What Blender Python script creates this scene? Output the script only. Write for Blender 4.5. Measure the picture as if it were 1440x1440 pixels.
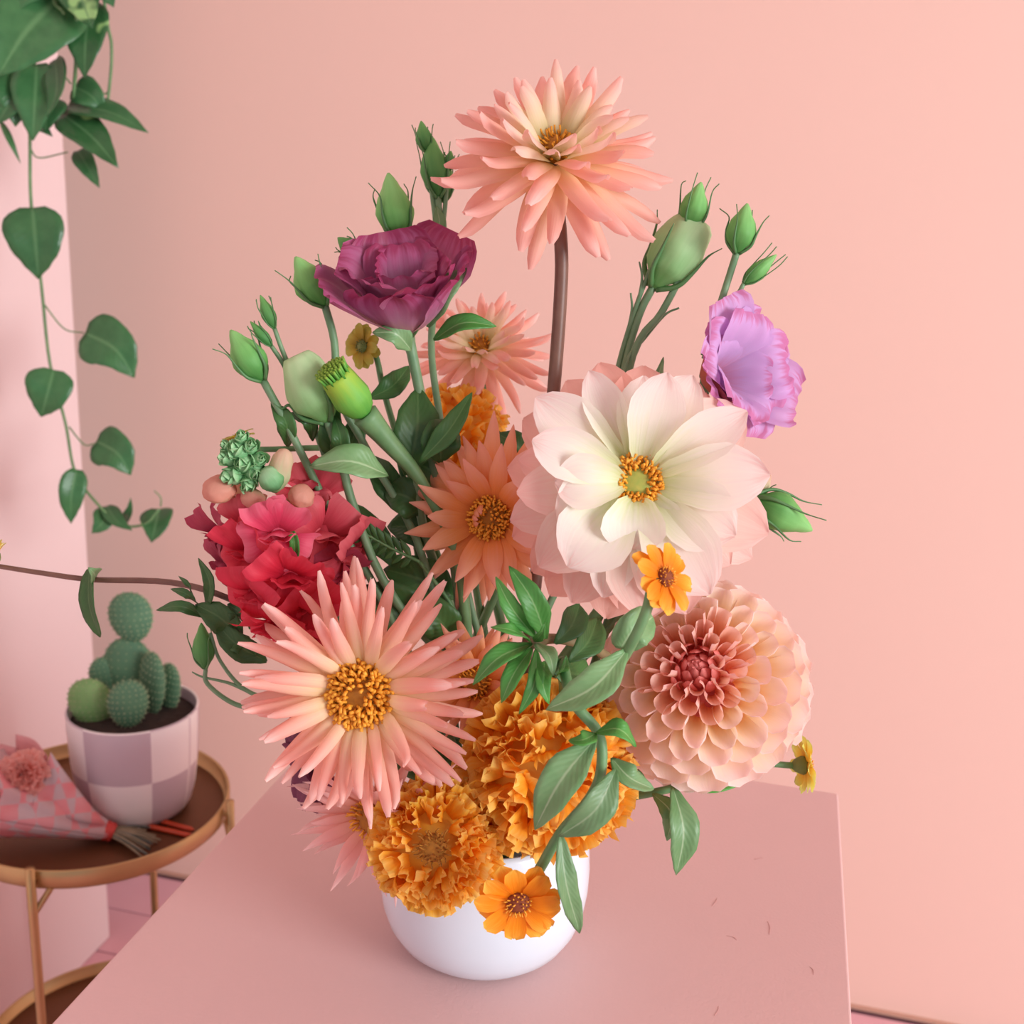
import bpy, math, random
from mathutils import Vector, Matrix
random.seed(11)
for o in list(bpy.data.objects): bpy.data.objects.remove(o)
SC = bpy.context.scene
COL = SC.collection
def hx(h):
    h = h.lstrip('#'); v = [int(h[i:i+2], 16)/255 for i in (0, 2, 4)]
    return tuple(x/12.92 if x <= .04045 else ((x+.055)/1.055)**2.4 for x in v) + (1,)
def rad(a): return a*math.pi/180
# ------------------------------------------------------------------ camera
# x right along the back wall, y away from the camera, z up, floor at z = 0, plinth top at z = 0.8
FPX, ROLL, PITCH, YAW = 1600.0, rad(2.6), math.atan(443/1600), math.atan2(390, math.hypot(443, 1600))
CAM = Vector((0, 0, 1.3))
FW0 = Vector((-math.sin(YAW), math.cos(YAW), 0)); R0 = Vector((math.cos(YAW), math.sin(YAW), 0)); UP = Vector((0, 0, 1))
FWD = FW0*math.cos(PITCH) - UP*math.sin(PITCH)
DN = -(UP*math.cos(PITCH) + FW0*math.sin(PITCH))
RP = math.cos(ROLL)*R0 - math.sin(ROLL)*DN
DP = math.sin(ROLL)*R0 + math.cos(ROLL)*DN
cam = bpy.data.cameras.new('camera'); cam_o = bpy.data.objects.new('camera', cam); COL.objects.link(cam_o)
cam.sensor_width = 36; cam.lens = FPX/1440*36; cam.clip_start = .02; cam.clip_end = 50
m3 = Matrix((RP, -DP, -FWD)).transposed()
cam_o.matrix_world = Matrix.Translation(CAM) @ m3.to_4x4()
cam.dof.use_dof = True; cam.dof.focus_distance = .66; cam.dof.aperture_fstop = 11
SC.camera = cam_o
# ------------------------------------------------------------------ light
w = bpy.data.worlds.new('room_light'); SC.world = w; w.use_nodes = True
w.node_tree.nodes['Background'].inputs[0].default_value = hx('ecf0ff'); w.node_tree.nodes['Background'].inputs[1].default_value = .66
def area(name, loc, aim, sx, sy, power, color):
    l = bpy.data.lights.new(name, 'AREA'); l.shape = 'RECTANGLE'; l.size = sx; l.size_y = sy; l.energy = power; l.color = color
    o = bpy.data.objects.new(name, l); COL.objects.link(o); o.location = loc
    o.rotation_euler = (Vector(aim)-Vector(loc)).to_track_quat('-Z', 'Y').to_euler(); return o
area('window_daylight', (4.3, -1.25, 1.95), (-.3, .8, 1.0), 2.2, 2.0, 325, (.96, .99, 1))
SC.view_settings.view_transform = 'Standard'; SC.view_settings.look = 'None'
SC.view_settings.exposure = -.36; SC.view_settings.gamma = 1; SC.view_settings.use_curve_mapping = False
# ------------------------------------------------------------------ helpers
H0 = .688                                    # horizontal distance of the vase axis
def ray(px, py): return FWD + RP*((px-720)/FPX) + DP*((py-720)/FPX)
def at(px, py, off=0.):                      # the point seen there, `off` metres behind the vase axis
    d = ray(px, py); return CAM + d*((H0+off)/d.dot(FW0))
def mpp(px, py, off=0.): return (H0+off)/ray(px, py).dot(FW0)/FPX
def N(r, u, t): return (R0*r + UP*u - FW0*t).normalized()
def tag(o, label=None, cat=None, group=None, kind=None):
    if label: o['label'] = label
    if cat: o['category'] = cat
    if group: o['group'] = group
    if kind: o['kind'] = kind
    return o
def thing(name, label, cat, loc, group=None):
    o = bpy.data.objects.new(name, None); COL.objects.link(o); o.location = loc; o.empty_display_size = .02
    o['ori'] = tuple(loc); return tag(o, label, cat, group)
def mesh(name, V, F, mat, parent=None, uv=None, smooth=True):
    ori = Vector(parent['ori']) if parent is not None and 'ori' in parent else Vector((0, 0, 0))
    me = bpy.data.meshes.new(name); me.from_pydata([tuple(Vector(v)-ori) for v in V], [], F); 
    if uv:
        l = me.uv_layers.new(name='UVMap'); li = [0]*len(me.loops); me.loops.foreach_get('vertex_index', li)
        l.data.foreach_set('uv', [c for i in li for c in uv[i]])
    if smooth: me.polygons.foreach_set('use_smooth', [True]*len(me.polygons))
    me.update()
    if mat: me.materials.append(mat)
    o = bpy.data.objects.new(name, me); COL.objects.link(o)
    if parent is not None: o.parent = parent; o['ori'] = tuple(ori)
    return o
def lerp(a, b, t): return a+(b-a)*t
def table(pts):
    def f(t):
        for (a, x), (b, y) in zip(pts, pts[1:]):
            if t <= b:
                k = (t-a)/(b-a) if b > a else 0; k = k*k*(3-2*k)*.5+k*.5
                return x+(y-x)*k
        return pts[-1][1]
    return f
def spline(P, n=6):
    P = [Vector(p) for p in P]
    if len(P) == 2: P = [P[0], (P[0]+P[1])/2, P[1]]
    Q = [P[0]*2-P[1]] + P + [P[-1]*2-P[-2]]; out = []
    for i in range(1, len(Q)-2):
        a, b, c, d = Q[i-1:i+3]
        for k in range(n):
            t = k/n; out.append(.5*((2*b)+(c-a)*t+(2*a-5*b+4*c-d)*t*t+(3*b-a-3*c+d)*t**3))
    out.append(P[-1]); return out
def tube_geo(P, r0, r1, sides=7, V=None, F=None, UV=None, cap=True):
    V = [] if V is None else V; F = [] if F is None else F; UV = [] if UV is None else UV
    base = len(V); n = len(P); ref = Vector((.31, .2, .93)); prev = None
    for i, p in enumerate(P):
        t = (P[min(i+1, n-1)]-P[max(i-1, 0)]).normalized()
        if prev is None:
            x = t.cross(ref); x = x.normalized() if x.length > 1e-4 else Vector((1, 0, 0))
        else:
            x = (prev-t*prev.dot(t)).normalized()
        prev = x; y = t.cross(x); r = lerp(r0, r1, i/(n-1)) if not callable(r0) else r0(i/(n-1))
        for k in range(sides):
            a = 2*math.pi*k/sides; V.append(p+x*(r*math.cos(a))+y*(r*math.sin(a))); UV.append((k/sides, i/(n-1)))
    for i in range(n-1):
        for k in range(sides):
            a = base+i*sides+k; b = base+i*sides+(k+1) % sides; F.append((a, b, b+sides, a+sides))
    if cap:
        F.append(tuple(base+k for k in range(sides))[::-1]); F.append(tuple(base+(n-1)*sides+k for k in range(sides)))
    return V, F, UV
def tube(name, P, r0, r1, mat, parent, sides=7, n=5):
    V, F, UV = tube_geo(spline(P, n), r0, r1, sides); return mesh(name, V, F, mat, parent, UV)
def lathe(name, prof, c, mat, parent, seg=48, axis=None, x=None, uvs=1):
    c = Vector(c); V = []; F = []; UV = []
    ax = Vector((0, 0, 1)) if axis is None else axis.normalized()
    X = Vector((1, 0, 0)) if x is None else x
    X = (X-ax*X.dot(ax)).normalized(); Y = ax.cross(X)
    for i, (r, z) in enumerate(prof):
        for k in range(seg):
            a = 2*math.pi*k/seg; V.append(c+X*(r*math.cos(a))+Y*(r*math.sin(a))+ax*z); UV.append((k/seg, i/(len(prof)-1)))
    for i in range(len(prof)-1):
        for k in range(seg):
            a = i*seg+k; b = i*seg+(k+1) % seg; F.append((a, b, b+seg, a+seg))
    F.append(tuple(range(seg))[::-1]); F.append(tuple((len(prof)-1)*seg+k for k in range(seg)))
    return mesh(name, V, F, mat, parent, UV)
def box(name, a, b, mat, parent=None, bev=0.):
    (x0, y0, z0), (x1, y1, z1) = a, b
    V = [(x0, y0, z0), (x1, y0, z0), (x1, y1, z0), (x0, y1, z0), (x0, y0, z1), (x1, y0, z1), (x1, y1, z1), (x0, y1, z1)]
    F = [(3, 2, 1, 0), (4, 5, 6, 7), (0, 1, 5, 4), (1, 2, 6, 5), (2, 3, 7, 6), (3, 0, 4, 7)]
    o = mesh(name, V, F, mat, parent, smooth=False)
    if bev:
        md = o.modifiers.new('bevel', 'BEVEL'); md.width = bev; md.segments = 3
    return o
# ------------------------------------------------------------------ materials
def newmat(name):
    m = bpy.data.materials.new(name); m.use_nodes = True; nt = m.node_tree; b = nt.nodes['Principled BSDF']
    return m, nt, b
def nd(nt, t, **k):
    n = nt.nodes.new(t)
    for a, v in k.items(): setattr(n, a, v)
    return n
def ramp(nt, stops):
    r = nd(nt, 'ShaderNodeValToRGB'); e = r.color_ramp.elements
    while len(e) < len(stops): e.new(.5)
    for x, (p, c) in zip(e, stops): x.position = p; x.color = hx(c) if isinstance(c, str) else c
    return r
def petal_mat(name, stops, streak=.25, trans=.35, var=.12, rough=.55, edge=None, edge_w=.12, scale=18):
    """colour runs along the petal from base to tip, fine veins along it, an edge tint where the petal has one"""
    m, nt, b = newmat(name); L = nt.links
    tc = nd(nt, 'ShaderNodeTexCoord'); sep = nd(nt, 'ShaderNodeSeparateXYZ'); L.new(tc.outputs['UV'], sep.inputs[0])
    oi = nd(nt, 'ShaderNodeObjectInfo')
    mp = nd(nt, 'ShaderNodeMapping'); mp.inputs['Scale'].default_value = (scale, 1.3, 1); L.new(tc.outputs['UV'], mp.inputs[0])
    no = nd(nt, 'ShaderNodeTexNoise', noise_dimensions='4D'); no.inputs['Scale'].default_value = 1.; no.inputs['Detail'].default_value = 3
    L.new(mp.outputs[0], no.inputs['Vector']); mu = nd(nt, 'ShaderNodeMath', operation='MULTIPLY'); mu.inputs[1].default_value = 40
    L.new(oi.outputs['Random'], mu.inputs[0]); L.new(mu.outputs[0], no.inputs['W'])
    s1 = nd(nt, 'ShaderNodeMath', operation='SUBTRACT'); s1.inputs[1].default_value = .5; L.new(no.outputs['Fac'], s1.inputs[0])
    s2 = nd(nt, 'ShaderNodeMath', operation='MULTIPLY_ADD'); s2.inputs[1].default_value = streak*1.6; L.new(s1.outputs[0], s2.inputs[0]); L.new(sep.outputs['Y'], s2.inputs[2])
    v1 = nd(nt, 'ShaderNodeMath', operation='SUBTRACT'); v1.inputs[1].default_value = .5; L.new(oi.outputs['Random'], v1.inputs[0])
    s3 = nd(nt, 'ShaderNodeMath', operation='MULTIPLY_ADD'); s3.inputs[1].default_value = var*1.5; L.new(v1.outputs[0], s3.inputs[0]); L.new(s2.outputs[0], s3.inputs[2])
    r = ramp(nt, stops); L.new(s3.outputs[0], r.inputs[0]); col = r.outputs[0]
    if edge:
        a = nd(nt, 'ShaderNodeMath', operation='SUBTRACT'); a.inputs[1].default_value = .5; L.new(sep.outputs['X'], a.inputs[0])
        ab = nd(nt, 'ShaderNodeMath', operation='ABSOLUTE'); L.new(a.outputs[0], ab.inputs[0])
        mr = nd(nt, 'ShaderNodeMapRange'); mr.inputs[1].default_value = .5-edge_w; mr.inputs[2].default_value = .5; L.new(ab.outputs[0], mr.inputs[0])
        mx = nd(nt, 'ShaderNodeMixRGB'); mx.inputs[2].default_value = hx(edge); L.new(mr.outputs[0], mx.inputs[0]); L.new(col, mx.inputs[1]); col = mx.outputs[0]
    hs = nd(nt, 'ShaderNodeHueSaturation'); L.new(col, hs.inputs['Color'])
    mv = nd(nt, 'ShaderNodeMath', operation='MULTIPLY_ADD'); mv.inputs[1].default_value = var; mv.inputs[2].default_value = 1; L.new(v1.outputs[0], mv.inputs[0]); L.new(mv.outputs[0], hs.inputs['Value'])
    L.new(hs.outputs[0], b.inputs['Base Color']); b.inputs['Roughness'].default_value = rough; b.inputs['Specular IOR Level'].default_value = .3
    bp = nd(nt, 'ShaderNodeBump'); bp.inputs['Strength'].default_value = .25; bp.inputs['Distance'].default_value = .001
    L.new(no.outputs['Fac'], bp.inputs['Height']); L.new(bp.outputs[0], b.inputs['Normal'])
    tr = nd(nt, 'ShaderNodeBsdfTranslucent'); L.new(hs.outputs[0], tr.inputs['Color'])
    ms = nd(nt, 'ShaderNodeMixShader'); ms.inputs[0].default_value = trans; L.new(b.outputs[0], ms.inputs[1]); L.new(tr.outputs[0], ms.inputs[2])
    L.new(ms.outputs[0], nt.nodes['Material Output'].inputs['Surface']); return m
def leaf_mat(name, c1, c2, rib, trans=.25, rough=.42, varieg=None):
    m, nt, b = newmat(name); L = nt.links
    tc = nd(nt, 'ShaderNodeTexCoord'); sep = nd(nt, 'ShaderNodeSeparateXYZ'); L.new(tc.outputs['UV'], sep.inputs[0])
    no = nd(nt, 'ShaderNodeTexNoise'); no.inputs['Scale'].default_value = 60; no.inputs['Detail'].default_value = 3; L.new(tc.outputs['Object'], no.inputs['Vector'])
    r = ramp(nt, [(.3, c1), (.7, c2)]); L.new(no.outputs['Fac'], r.inputs[0]); col = r.outputs[0]
    if varieg:
        n2 = nd(nt, 'ShaderNodeTexNoise'); n2.inputs['Scale'].default_value = 22; n2.inputs['Detail'].default_value = 2; L.new(tc.outputs['Object'], n2.inputs['Vector'])
        r2 = ramp(nt, [(.57, (0, 0, 0, 1)), (.61, (1, 1, 1, 1))]); L.new(n2.outputs['Fac'], r2.inputs[0])
        mv = nd(nt, 'ShaderNodeMixRGB'); mv.inputs[2].default_value = hx(varieg); L.new(r2.outputs[0], mv.inputs[0]); L.new(col, mv.inputs[1]); col = mv.outputs[0]
    a = nd(nt, 'ShaderNodeMath', operation='SUBTRACT'); a.inputs[1].default_value = .5; L.new(sep.outputs['X'], a.inputs[0])
    ab = nd(nt, 'ShaderNodeMath', operation='ABSOLUTE'); L.new(a.outputs[0], ab.inputs[0])
    mr = nd(nt, 'ShaderNodeMapRange'); mr.inputs[1].default_value = .012; mr.inputs[2].default_value = .05; mr.inputs[3].default_value = .75; mr.inputs[4].default_value = 0; L.new(ab.outputs[0], mr.inputs[0])
    mx = nd(nt, 'ShaderNodeMixRGB'); mx.inputs[2].default_value = hx(rib); L.new(mr.outputs[0], mx.inputs[0]); L.new(col, mx.inputs[1])
    oi = nd(nt, 'ShaderNodeObjectInfo'); hs = nd(nt, 'ShaderNodeHueSaturation'); mv2 = nd(nt, 'ShaderNodeMapRange'); mv2.inputs[3].default_value = .8; mv2.inputs[4].default_value = 1.2
    L.new(oi.outputs['Random'], mv2.inputs[0]); L.new(mv2.outputs[0], hs.inputs['Value']); L.new(mx.outputs[0], hs.inputs['Color'])
    L.new(hs.outputs[0], b.inputs['Base Color']); b.inputs['Roughness'].default_value = rough
    # side veins: fine relief
    cb = nd(nt, 'ShaderNodeMath', operation='MULTIPLY_ADD'); cb.inputs[1].default_value = -.55; L.new(ab.outputs[0], cb.inputs[0]); L.new(sep.outputs['Y'], cb.inputs[2])
    sn = nd(nt, 'ShaderNodeMath', operation='MULTIPLY'); sn.inputs[1].default_value = 70; L.new(cb.outputs[0], sn.inputs[0])
    si = nd(nt, 'ShaderNodeMath', operation='SINE'); L.new(sn.outputs[0], si.inputs[0])
    bp = nd(nt, 'ShaderNodeBump'); bp.inputs['Strength'].default_value = .1; bp.inputs['Distance'].default_value = .0008; L.new(si.outputs[0], bp.inputs['Height']); L.new(bp.outputs[0], b.inputs['Normal'])
    tr = nd(nt, 'ShaderNodeBsdfTranslucent'); L.new(hs.outputs[0], tr.inputs['Color'])
    ms = nd(nt, 'ShaderNodeMixShader'); ms.inputs[0].default_value = trans; L.new(b.outputs[0], ms.inputs[1]); L.new(tr.outputs[0], ms.inputs[2])
    L.new(ms.outputs[0], nt.nodes['Material Output'].inputs['Surface']); return m
def plain(name, c1, c2=None, scale=20, rough=.6, metal=0., bump=0., bdist=.001, bscale=None, detail=4, spec=.5, subs=0):
    m, nt, b = newmat(name); L = nt.links
    tc = nd(nt, 'ShaderNodeTexCoord'); no = nd(nt, 'ShaderNodeTexNoise'); no.inputs['Scale'].default_value = scale; no.inputs['Detail'].default_value = detail
    L.new(tc.outputs['Object'], no.inputs['Vector'])
    r = ramp(nt, [(.3, c1), (.7, c2 or c1)]); L.new(no.outputs['Fac'], r.inputs[0]); L.new(r.outputs[0], b.inputs['Base Color'])
    b.inputs['Roughness'].default_value = rough; b.inputs['Metallic'].default_value = metal; b.inputs['Specular IOR Level'].default_value = spec
    if subs: b.inputs['Subsurface Weight'].default_value = subs; b.inputs['Subsurface Radius'].default_value = (.004, .003, .002); b.inputs['Subsurface Scale'].default_value = 1
    if bump:
        n2 = nd(nt, 'ShaderNodeTexNoise'); n2.inputs['Scale'].default_value = bscale or scale*6; n2.inputs['Detail'].default_value = 3; L.new(tc.outputs['Object'], n2.inputs['Vector'])
        bp = nd(nt, 'ShaderNodeBump'); bp.inputs['Strength'].default_value = bump; bp.inputs['Distance'].default_value = bdist; L.new(n2.outputs['Fac'], bp.inputs['Height']); L.new(bp.outputs[0], b.inputs['Normal'])
    return m
M = {}
M['wall'] = plain('peach_wall_paint', 'e8c4b5', 'e7c2b3', 1.2, .75, bump=.15, bscale=260, bdist=.0006)
M['wall_left'] = plain('pale_pink_wall_paint', 'e6cfcd', 'e5cdcc', 1.5, .6, bump=.1, bscale=260, bdist=.0005)
M['floor'] = plain('pink_painted_boards', 'e3b0b8', 'dda6b0', 8, .5, bump=.2, bscale=30, bdist=.001)
M['gap'] = plain('board_gap', 'a5707a', rough=.9)
M['plinth'] = plain('dusty_pink_plinth_paint', 'dcb8b4', 'd9b4b1', 7, .5, bump=.35, bscale=420, bdist=.0005)
M['scuff'] = plain('scuffed_paint', 'cfa09c', 'c8948f', 40, .7)
M['vase'] = plain('white_glazed_ceramic', 'dde5ee', 'd8e0ea', 10, .22, spec=.5)
M['soil'] = plain('dark_soil', '2a211c', '3a2c24', 90, .95, bump=.8, bscale=200, bdist=.003)
M['brass'] = plain('brushed_brass', 'c8ac7c', 'bd9f6e', 12, .36, .8)
M['shadow_gap'] = plain('tan_shadow_gap', 'c79a86', rough=.8)  # tan of the shadow line where wall meets floor
M['bronze'] = plain('bronze_tray_inside', '7a5134', '6b452d', 5, .45, .55)
M['cactus'] = plain('cactus_pad_skin', '567f5e', '4a7256', 40, .75, bump=.5, bscale=160, bdist=.002)
M['cactus_new'] = plain('young_cactus_pad_skin', '86b070', '74a060', 40, .75, bump=.5, bscale=160, bdist=.002)
M['glochid'] = plain('pale_cactus_tufts', '9db58c', 'b9bf98', 30, .9)
M['stem'] = plain('green_stem', '6f9663', '55804f', 60, .5)
M['stem_pale'] = plain('pale_blue_green_stem', '7b9c74', '648a62', 60, .5)
M['stem_brown'] = plain('brown_dahlia_stem', '7d5a4a', '6b493c', 60, .45)
M['stem_hairy'] = plain('hairy_brown_stem', '8d7a55', '7a6a48', 60, .6)
M['leaf_dark'] = leaf_mat('dark_green_leaf', '406c36', '4e7c42', '668f54')
M['leaf_mid'] = leaf_mat('mid_green_leaf', '4f9642', '62aa50', '9cc982')
M['leaf_grey'] = leaf_mat('grey_green_leaf', '6f9c62', '8ab07c', 'b6cfa4')
M['pothos'] = leaf_mat('pothos_leaf', '3f7446', '4b8250', '6a9c68', rough=.3)
M['pothos_var'] = leaf_mat('variegated_pothos_leaf', '356a3c', '417846', '6a9c68', rough=.3, varieg='a8d88a')
M['bud'] = petal_mat('green_bud', [(0, '559a4c'), (.5, '80c46c'), (1, 'a0dc88')], .3, .2)
M['bud_dark'] = petal_mat('dark_green_bud', [(0, '448044'), (.5, '60a058'), (1, '7ab866')], .3, .2)
M['bud_pale'] = petal_mat('pale_green_bud', [(0, '7fbf70'), (.5, 'b4e0a0'), (1, 'd6f2bc')], .35, .3)
M['bud_fresh'] = petal_mat('fresh_green_marigold_bud', [(0, '4f9a3c'), (.6, '7cc050'), (1, 'a3c94a')], .35, .2)
M['sepal'] = plain('green_sepal', '5b8a52', '4a7745', 40, .5)
M['hook'] = plain('brown_tip', '8a6a50', '6a5040', 40, .6)
M['peach'] = petal_mat('peach_pink_petal', [(0, 'fbdf9c'), (.2, 'fde0b8'), (.5, 'fcc9b2'), (.8, 'fbbbac'), (1, 'fcd4ca')], .22, .38)
M['peach_top'] = petal_mat('pale_peach_petal', [(0, 'f9d98c'), (.25, 'fcd9ac'), (.55, 'fbc8b0'), (.85, 'fabcae'), (1, 'fbcabf')], .22, .4)
M['peach_cream'] = petal_mat('cream_inner_petal', [(0, 'e8e2a0'), (.4, 'f5e6c0'), (.8, 'f9d8c4'), (1, 'f9c8bc')], .25, .4)
M['orange_peach'] = petal_mat('orange_peach_petal', [(0, 'ea8a3c'), (.3, 'f7a258'), (.65, 'f9b48a'), (1, 'f6b29c')], .25, .35)
M['pink_low'] = petal_mat('shell_pink_petal', [(0, 'f8bfa2'), (.5, 'f7b8ae'), (1, 'f9cfc9')], .2, .35)
M['white'] = petal_mat('cream_white_petal', [(0, 'dde8a4'), (.22, 'f0f3cf'), (.55, 'fdf8ea'), (.85, 'fdf0e8'), (1, 'fbdcd4')], .3, .36, var=.05)
M['white_out'] = petal_mat('blush_outer_petal', [(0, 'f5f0d0'), (.45, 'fcecdf'), (.8, 'fbd8cc'), (1, 'f9c8be')], .3, .36, var=.08)
M['white_back'] = petal_mat('pink_back_petal', [(0, 'f8e2cc'), (.5, 'f9cfbe'), (1, 'f8c0b2')], .25, .36, var=.08)
M['ball'] = petal_mat('pink_edged_yellow_petal', [(0, 'fbb874'), (.3, 'fee0a8'), (.65, 'ffe8cc'), (1, 'fee0d8')], .15, .45, edge='ffeae6', edge_w=.1)
M['ball_in'] = petal_mat('coral_inner_petal', [(0, 'f79a70'), (.6, 'fbbf9e'), (1, 'fcd2c4')], .15, .4, edge='fac0b8', edge_w=.12)
M['ball_bud'] = petal_mat('coral_bud_petal', [(0, 'e2685c'), (.6, 'f08478'), (1, 'ee8e88')], .1, .3)
M['disc'] = plain('disc_floret', 'ea9420', 'f8b63c', 300, .6)
M['disc_dark'] = plain('disc_centre_brown', '9a611c', 'b8781f', 300, .8)
M['disc_green'] = plain('disc_centre_green', '9aa84a', 'b4b050', 300, .7)
M['mari'] = petal_mat('orange_marigold_petal', [(0, 'fa8e08'), (.35, 'ffa61c'), (.75, 'ffbe40'), (1, 'ffd470')], .3, .4, var=.15)  # own gradient, with shadow orange put into the base and highlight gold into the tip
M['mari_yel'] = petal_mat('golden_marigold_petal', [(0, 'fb980a'), (.35, 'ffb224'), (.75, 'ffca48'), (1, 'ffe080')], .3, .4, var=.15)
M['zin'] = petal_mat('orange_zinnia_petal', [(0, 'f0820e'), (.5, 'fb9a18'), (.85, 'ffb038'), (1, 'fcc450')], .35, .3)
M['zin_yel'] = petal_mat('yellow_green_zinnia_petal', [(0, 'f0b02c'), (.5, 'f2d450'), (1, 'e4ec84')], .3, .3)
M['zin_olive'] = petal_mat('olive_yellow_zinnia_petal', [(0, 'a8882c'), (.5, 'bfa840'), (1, 'b4b858')], .3, .3)
M['zin_back'] = plain('zinnia_bracts', '7f8a4a', '6f7a40', 60, .7)
M['zin_disc'] = plain('zinnia_disc_brown', '6f2f1c', '8f451c', 300, .8)
M['lis'] = petal_mat('plum_lisianthus_petal', [(0, 'e6c6bc'), (.3, 'd49aa6'), (.6, 'c488a8'), (.88, 'b8608a'), (1, 'a43f66')], .3, .3, rough=.45)  # paler mauve middle puts a sheen into the petal colour
M['lil'] = petal_mat('lilac_lisianthus_petal', [(0, 'd86a84'), (.3, 'd69ac0'), (.6, 'd3aad8'), (.9, 'd9aadc'), (1, 'cf7fae')], .3, .35)
M['lil_out'] = petal_mat('coral_outer_lisianthus_petal', [(0, 'd5694f'), (.6, 'dd7862'), (1, 'd98a80')], .2, .35)
M['plum'] = petal_mat('dark_plum_petal', [(0, '6b2f48'), (1, '7c3c56')], .2, .2)
M['snap'] = petal_mat('crimson_snapdragon_petal', [(0, 'c41f38'), (.5, 'dd3048'), (1, 'e4485c')], .3, .35)
M['snap_pink'] = petal_mat('hot_pink_snapdragon_petal', [(0, 'd43a58'), (.5, 'e84a6c'), (1, 'f07a90')], .3, .38)
M['snap_dark'] = petal_mat('dusky_crimson_snapdragon_petal', [(0, '8f2f48'), (.5, 'a83a50'), (1, 'b84860')], .3, .3)
M['snap_coral'] = petal_mat('coral_snapdragon_petal', [(0, 'c23a48'), (.5, 'd95060'), (1, 'e67078')], .3, .35)
M['snap_pale'] = petal_mat('salmon_snapdragon_bud', [(0, 'c8ba8c'), (.5, 'dd9a84'), (1, 'e2a590')], .3, .35)
M['snap_cream'] = petal_mat('cream_green_snapdragon_bud', [(0, '9cc084'), (.5, 'd6d4a8'), (1, 'e6bfa4')], .3, .35)
M['snap_green'] = petal_mat('green_snapdragon_bud', [(0, '4f8a55'), (.5, '7fbc80'), (1, 'b4deac')], .3, .25)
# ------------------------------------------------------------------ petals and leaves
P_CACTUS = table([(0, .5), (.25, .9), (.5, 1), (.8, .95), (.95, .78), (1, .34)])
P_POINT = table([(0, .5), (.25, .9), (.5, 1), (.8, .62), (1, .06)])
P_BROAD = table([(0, .32), (.2, .66), (.5, .98), (.68, 1), (.88, .66), (1, .06)])
P_ROUND = table([(0, .35), (.3, .8), (.6, 1), (.85, .88), (.96, .55), (1, .2)])
P_BALL = table([(0, .45), (.3, .85), (.6, 1), (.85, .95), (.96, .78), (1, .5)])
P_FRILL = table([(0, .25), (.4, .62), (.72, 1), (.9, .93), (1, .66)])
P_LOOP = table([(0, .4), (.4, .8), (.8, 1), (1, .95)])
P_FAN = table([(0, .25), (.4, .6), (.8, 1), (1, .92)])
def petal_geo(base, radial, n, L, W, prof, e0, e1, c0, c1, nu=6, nv=8, wave=0., wk=3., side=0., V=None, F=None, UV=None, rng=random, fold=0., tipcurl=0.):
    """a petal leaves `base` along `radial`, rising from the flower plane by e0 at its base and e1 at its tip (radians);
    c0..c1 is how far it is rolled across (+ cupped, - rolled back)"""
    V = [] if V is None else V; F = [] if F is None else F; UV = [] if UV is None else UV
    b0 = len(V); X = radial.cross(n).normalized(); y = z = 0.; ph = rng.random()*6.28
    for j in range(nv+1):
        t = j/nv; e = lerp(e0, e1, t) + (tipcurl*max(0, (t-.65)/.35)**1.5 if tipcurl else 0)
        if j: y += math.cos(e)*L/nv; z += math.sin(e)*L/nv
        o = base+radial*y+n*z; nn = n*math.cos(e)-radial*math.sin(e); w = W/2*prof(t); a = lerp(c0, c1, t)
        for i in range(nu+1):
            u = 2*i/nu-1
            if abs(a) > .05: R = w/abs(a); x = R*math.sin(abs(a)*u); h = math.copysign(R*(1-math.cos(a*u)), a)
            else: x = w*u; h = 0
            h += fold*w*abs(u)
            if wave: h += wave*W*t*t*math.sin(wk*u*3.14+ph)*(.35+.65*abs(u)); 
            V.append(o+X*(x+side*L*t*t)+nn*h); UV.append(((u+1)/2, t))
    for j in range(nv):
        for i in range(nu):
            a = b0+j*(nu+1)+i; F.append((a, a+1, a+nu+2, a+nu+1))
    return V, F, UV
def petal(parent, mat, *a, name='petal', **k):
    V, F, UV = petal_geo(*a, **k); return mesh(name, V, F, mat, parent, UV)
def frame(n):
    X = R0-n*R0.dot(n)
    if X.length < .3: X = UP-n*UP.dot(n)
    X.normalize(); return X, n.cross(X)
def leaf(parent, P, width, mat, facing=None, fold=.25, prof=None, nu=6, nv=12, name='leaf', wavy=0.):
    """a leaf along the points P (base to tip), its upper face turned to `facing`"""
    prof = prof or table([(0, .1), (.12, .45), (.38, 1), (.65, .85), (.88, .4), (1, .03)])
    S = spline(P, 8); n = len(S); V = []; F = []; UV = []; facing = (facing or N(0, .4, 1)).normalized(); ph = random.random()*6
    cum = [0]
    for a, b in zip(S, S[1:]): cum.append(cum[-1]+(b-a).length)
    for j in range(nv+1):
        t = j/nv; s = t*cum[-1]; k = max(i for i in range(n) if cum[i] <= s+1e-12); k = min(k, n-2)
        q = (s-cum[k])/max(cum[k+1]-cum[k], 1e-9); o = S[k].lerp(S[k+1], q); T = (S[k+1]-S[k]).normalized()
        X = T.cross(facing); X = X.normalized() if X.length > 1e-3 else T.orthogonal().normalized(); nn = X.cross(T); w = width/2*prof(t)
        for i in range(nu+1):
            u = 2*i/nu-1; V.append(o+X*(w*u*math.cos(fold))+nn*(w*abs(u)*math.sin(fold)+wavy*width*math.sin(9*t+ph)*u*abs(u))); UV.append(((u+1)/2, t))
    for j in range(nv):
        for i in range(nu):
            a = j*(nu+1)+i; F.append((a, a+1, a+nu+2, a+nu+1))
    o = mesh(name, V, F, mat, parent, UV)
    sd = o.modifiers.new('thickness', 'SOLIDIFY'); sd.thickness = .0005; sd.offset = 0
    return o
PL = table([(0, .1), (.12, .5), (.38, 1), (.65, .85), (.88, .4), (1, .03)])
PO = table([(0, .25), (.12, .7), (.4, 1), (.7, .9), (.9, .5), (1, .04)])
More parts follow.
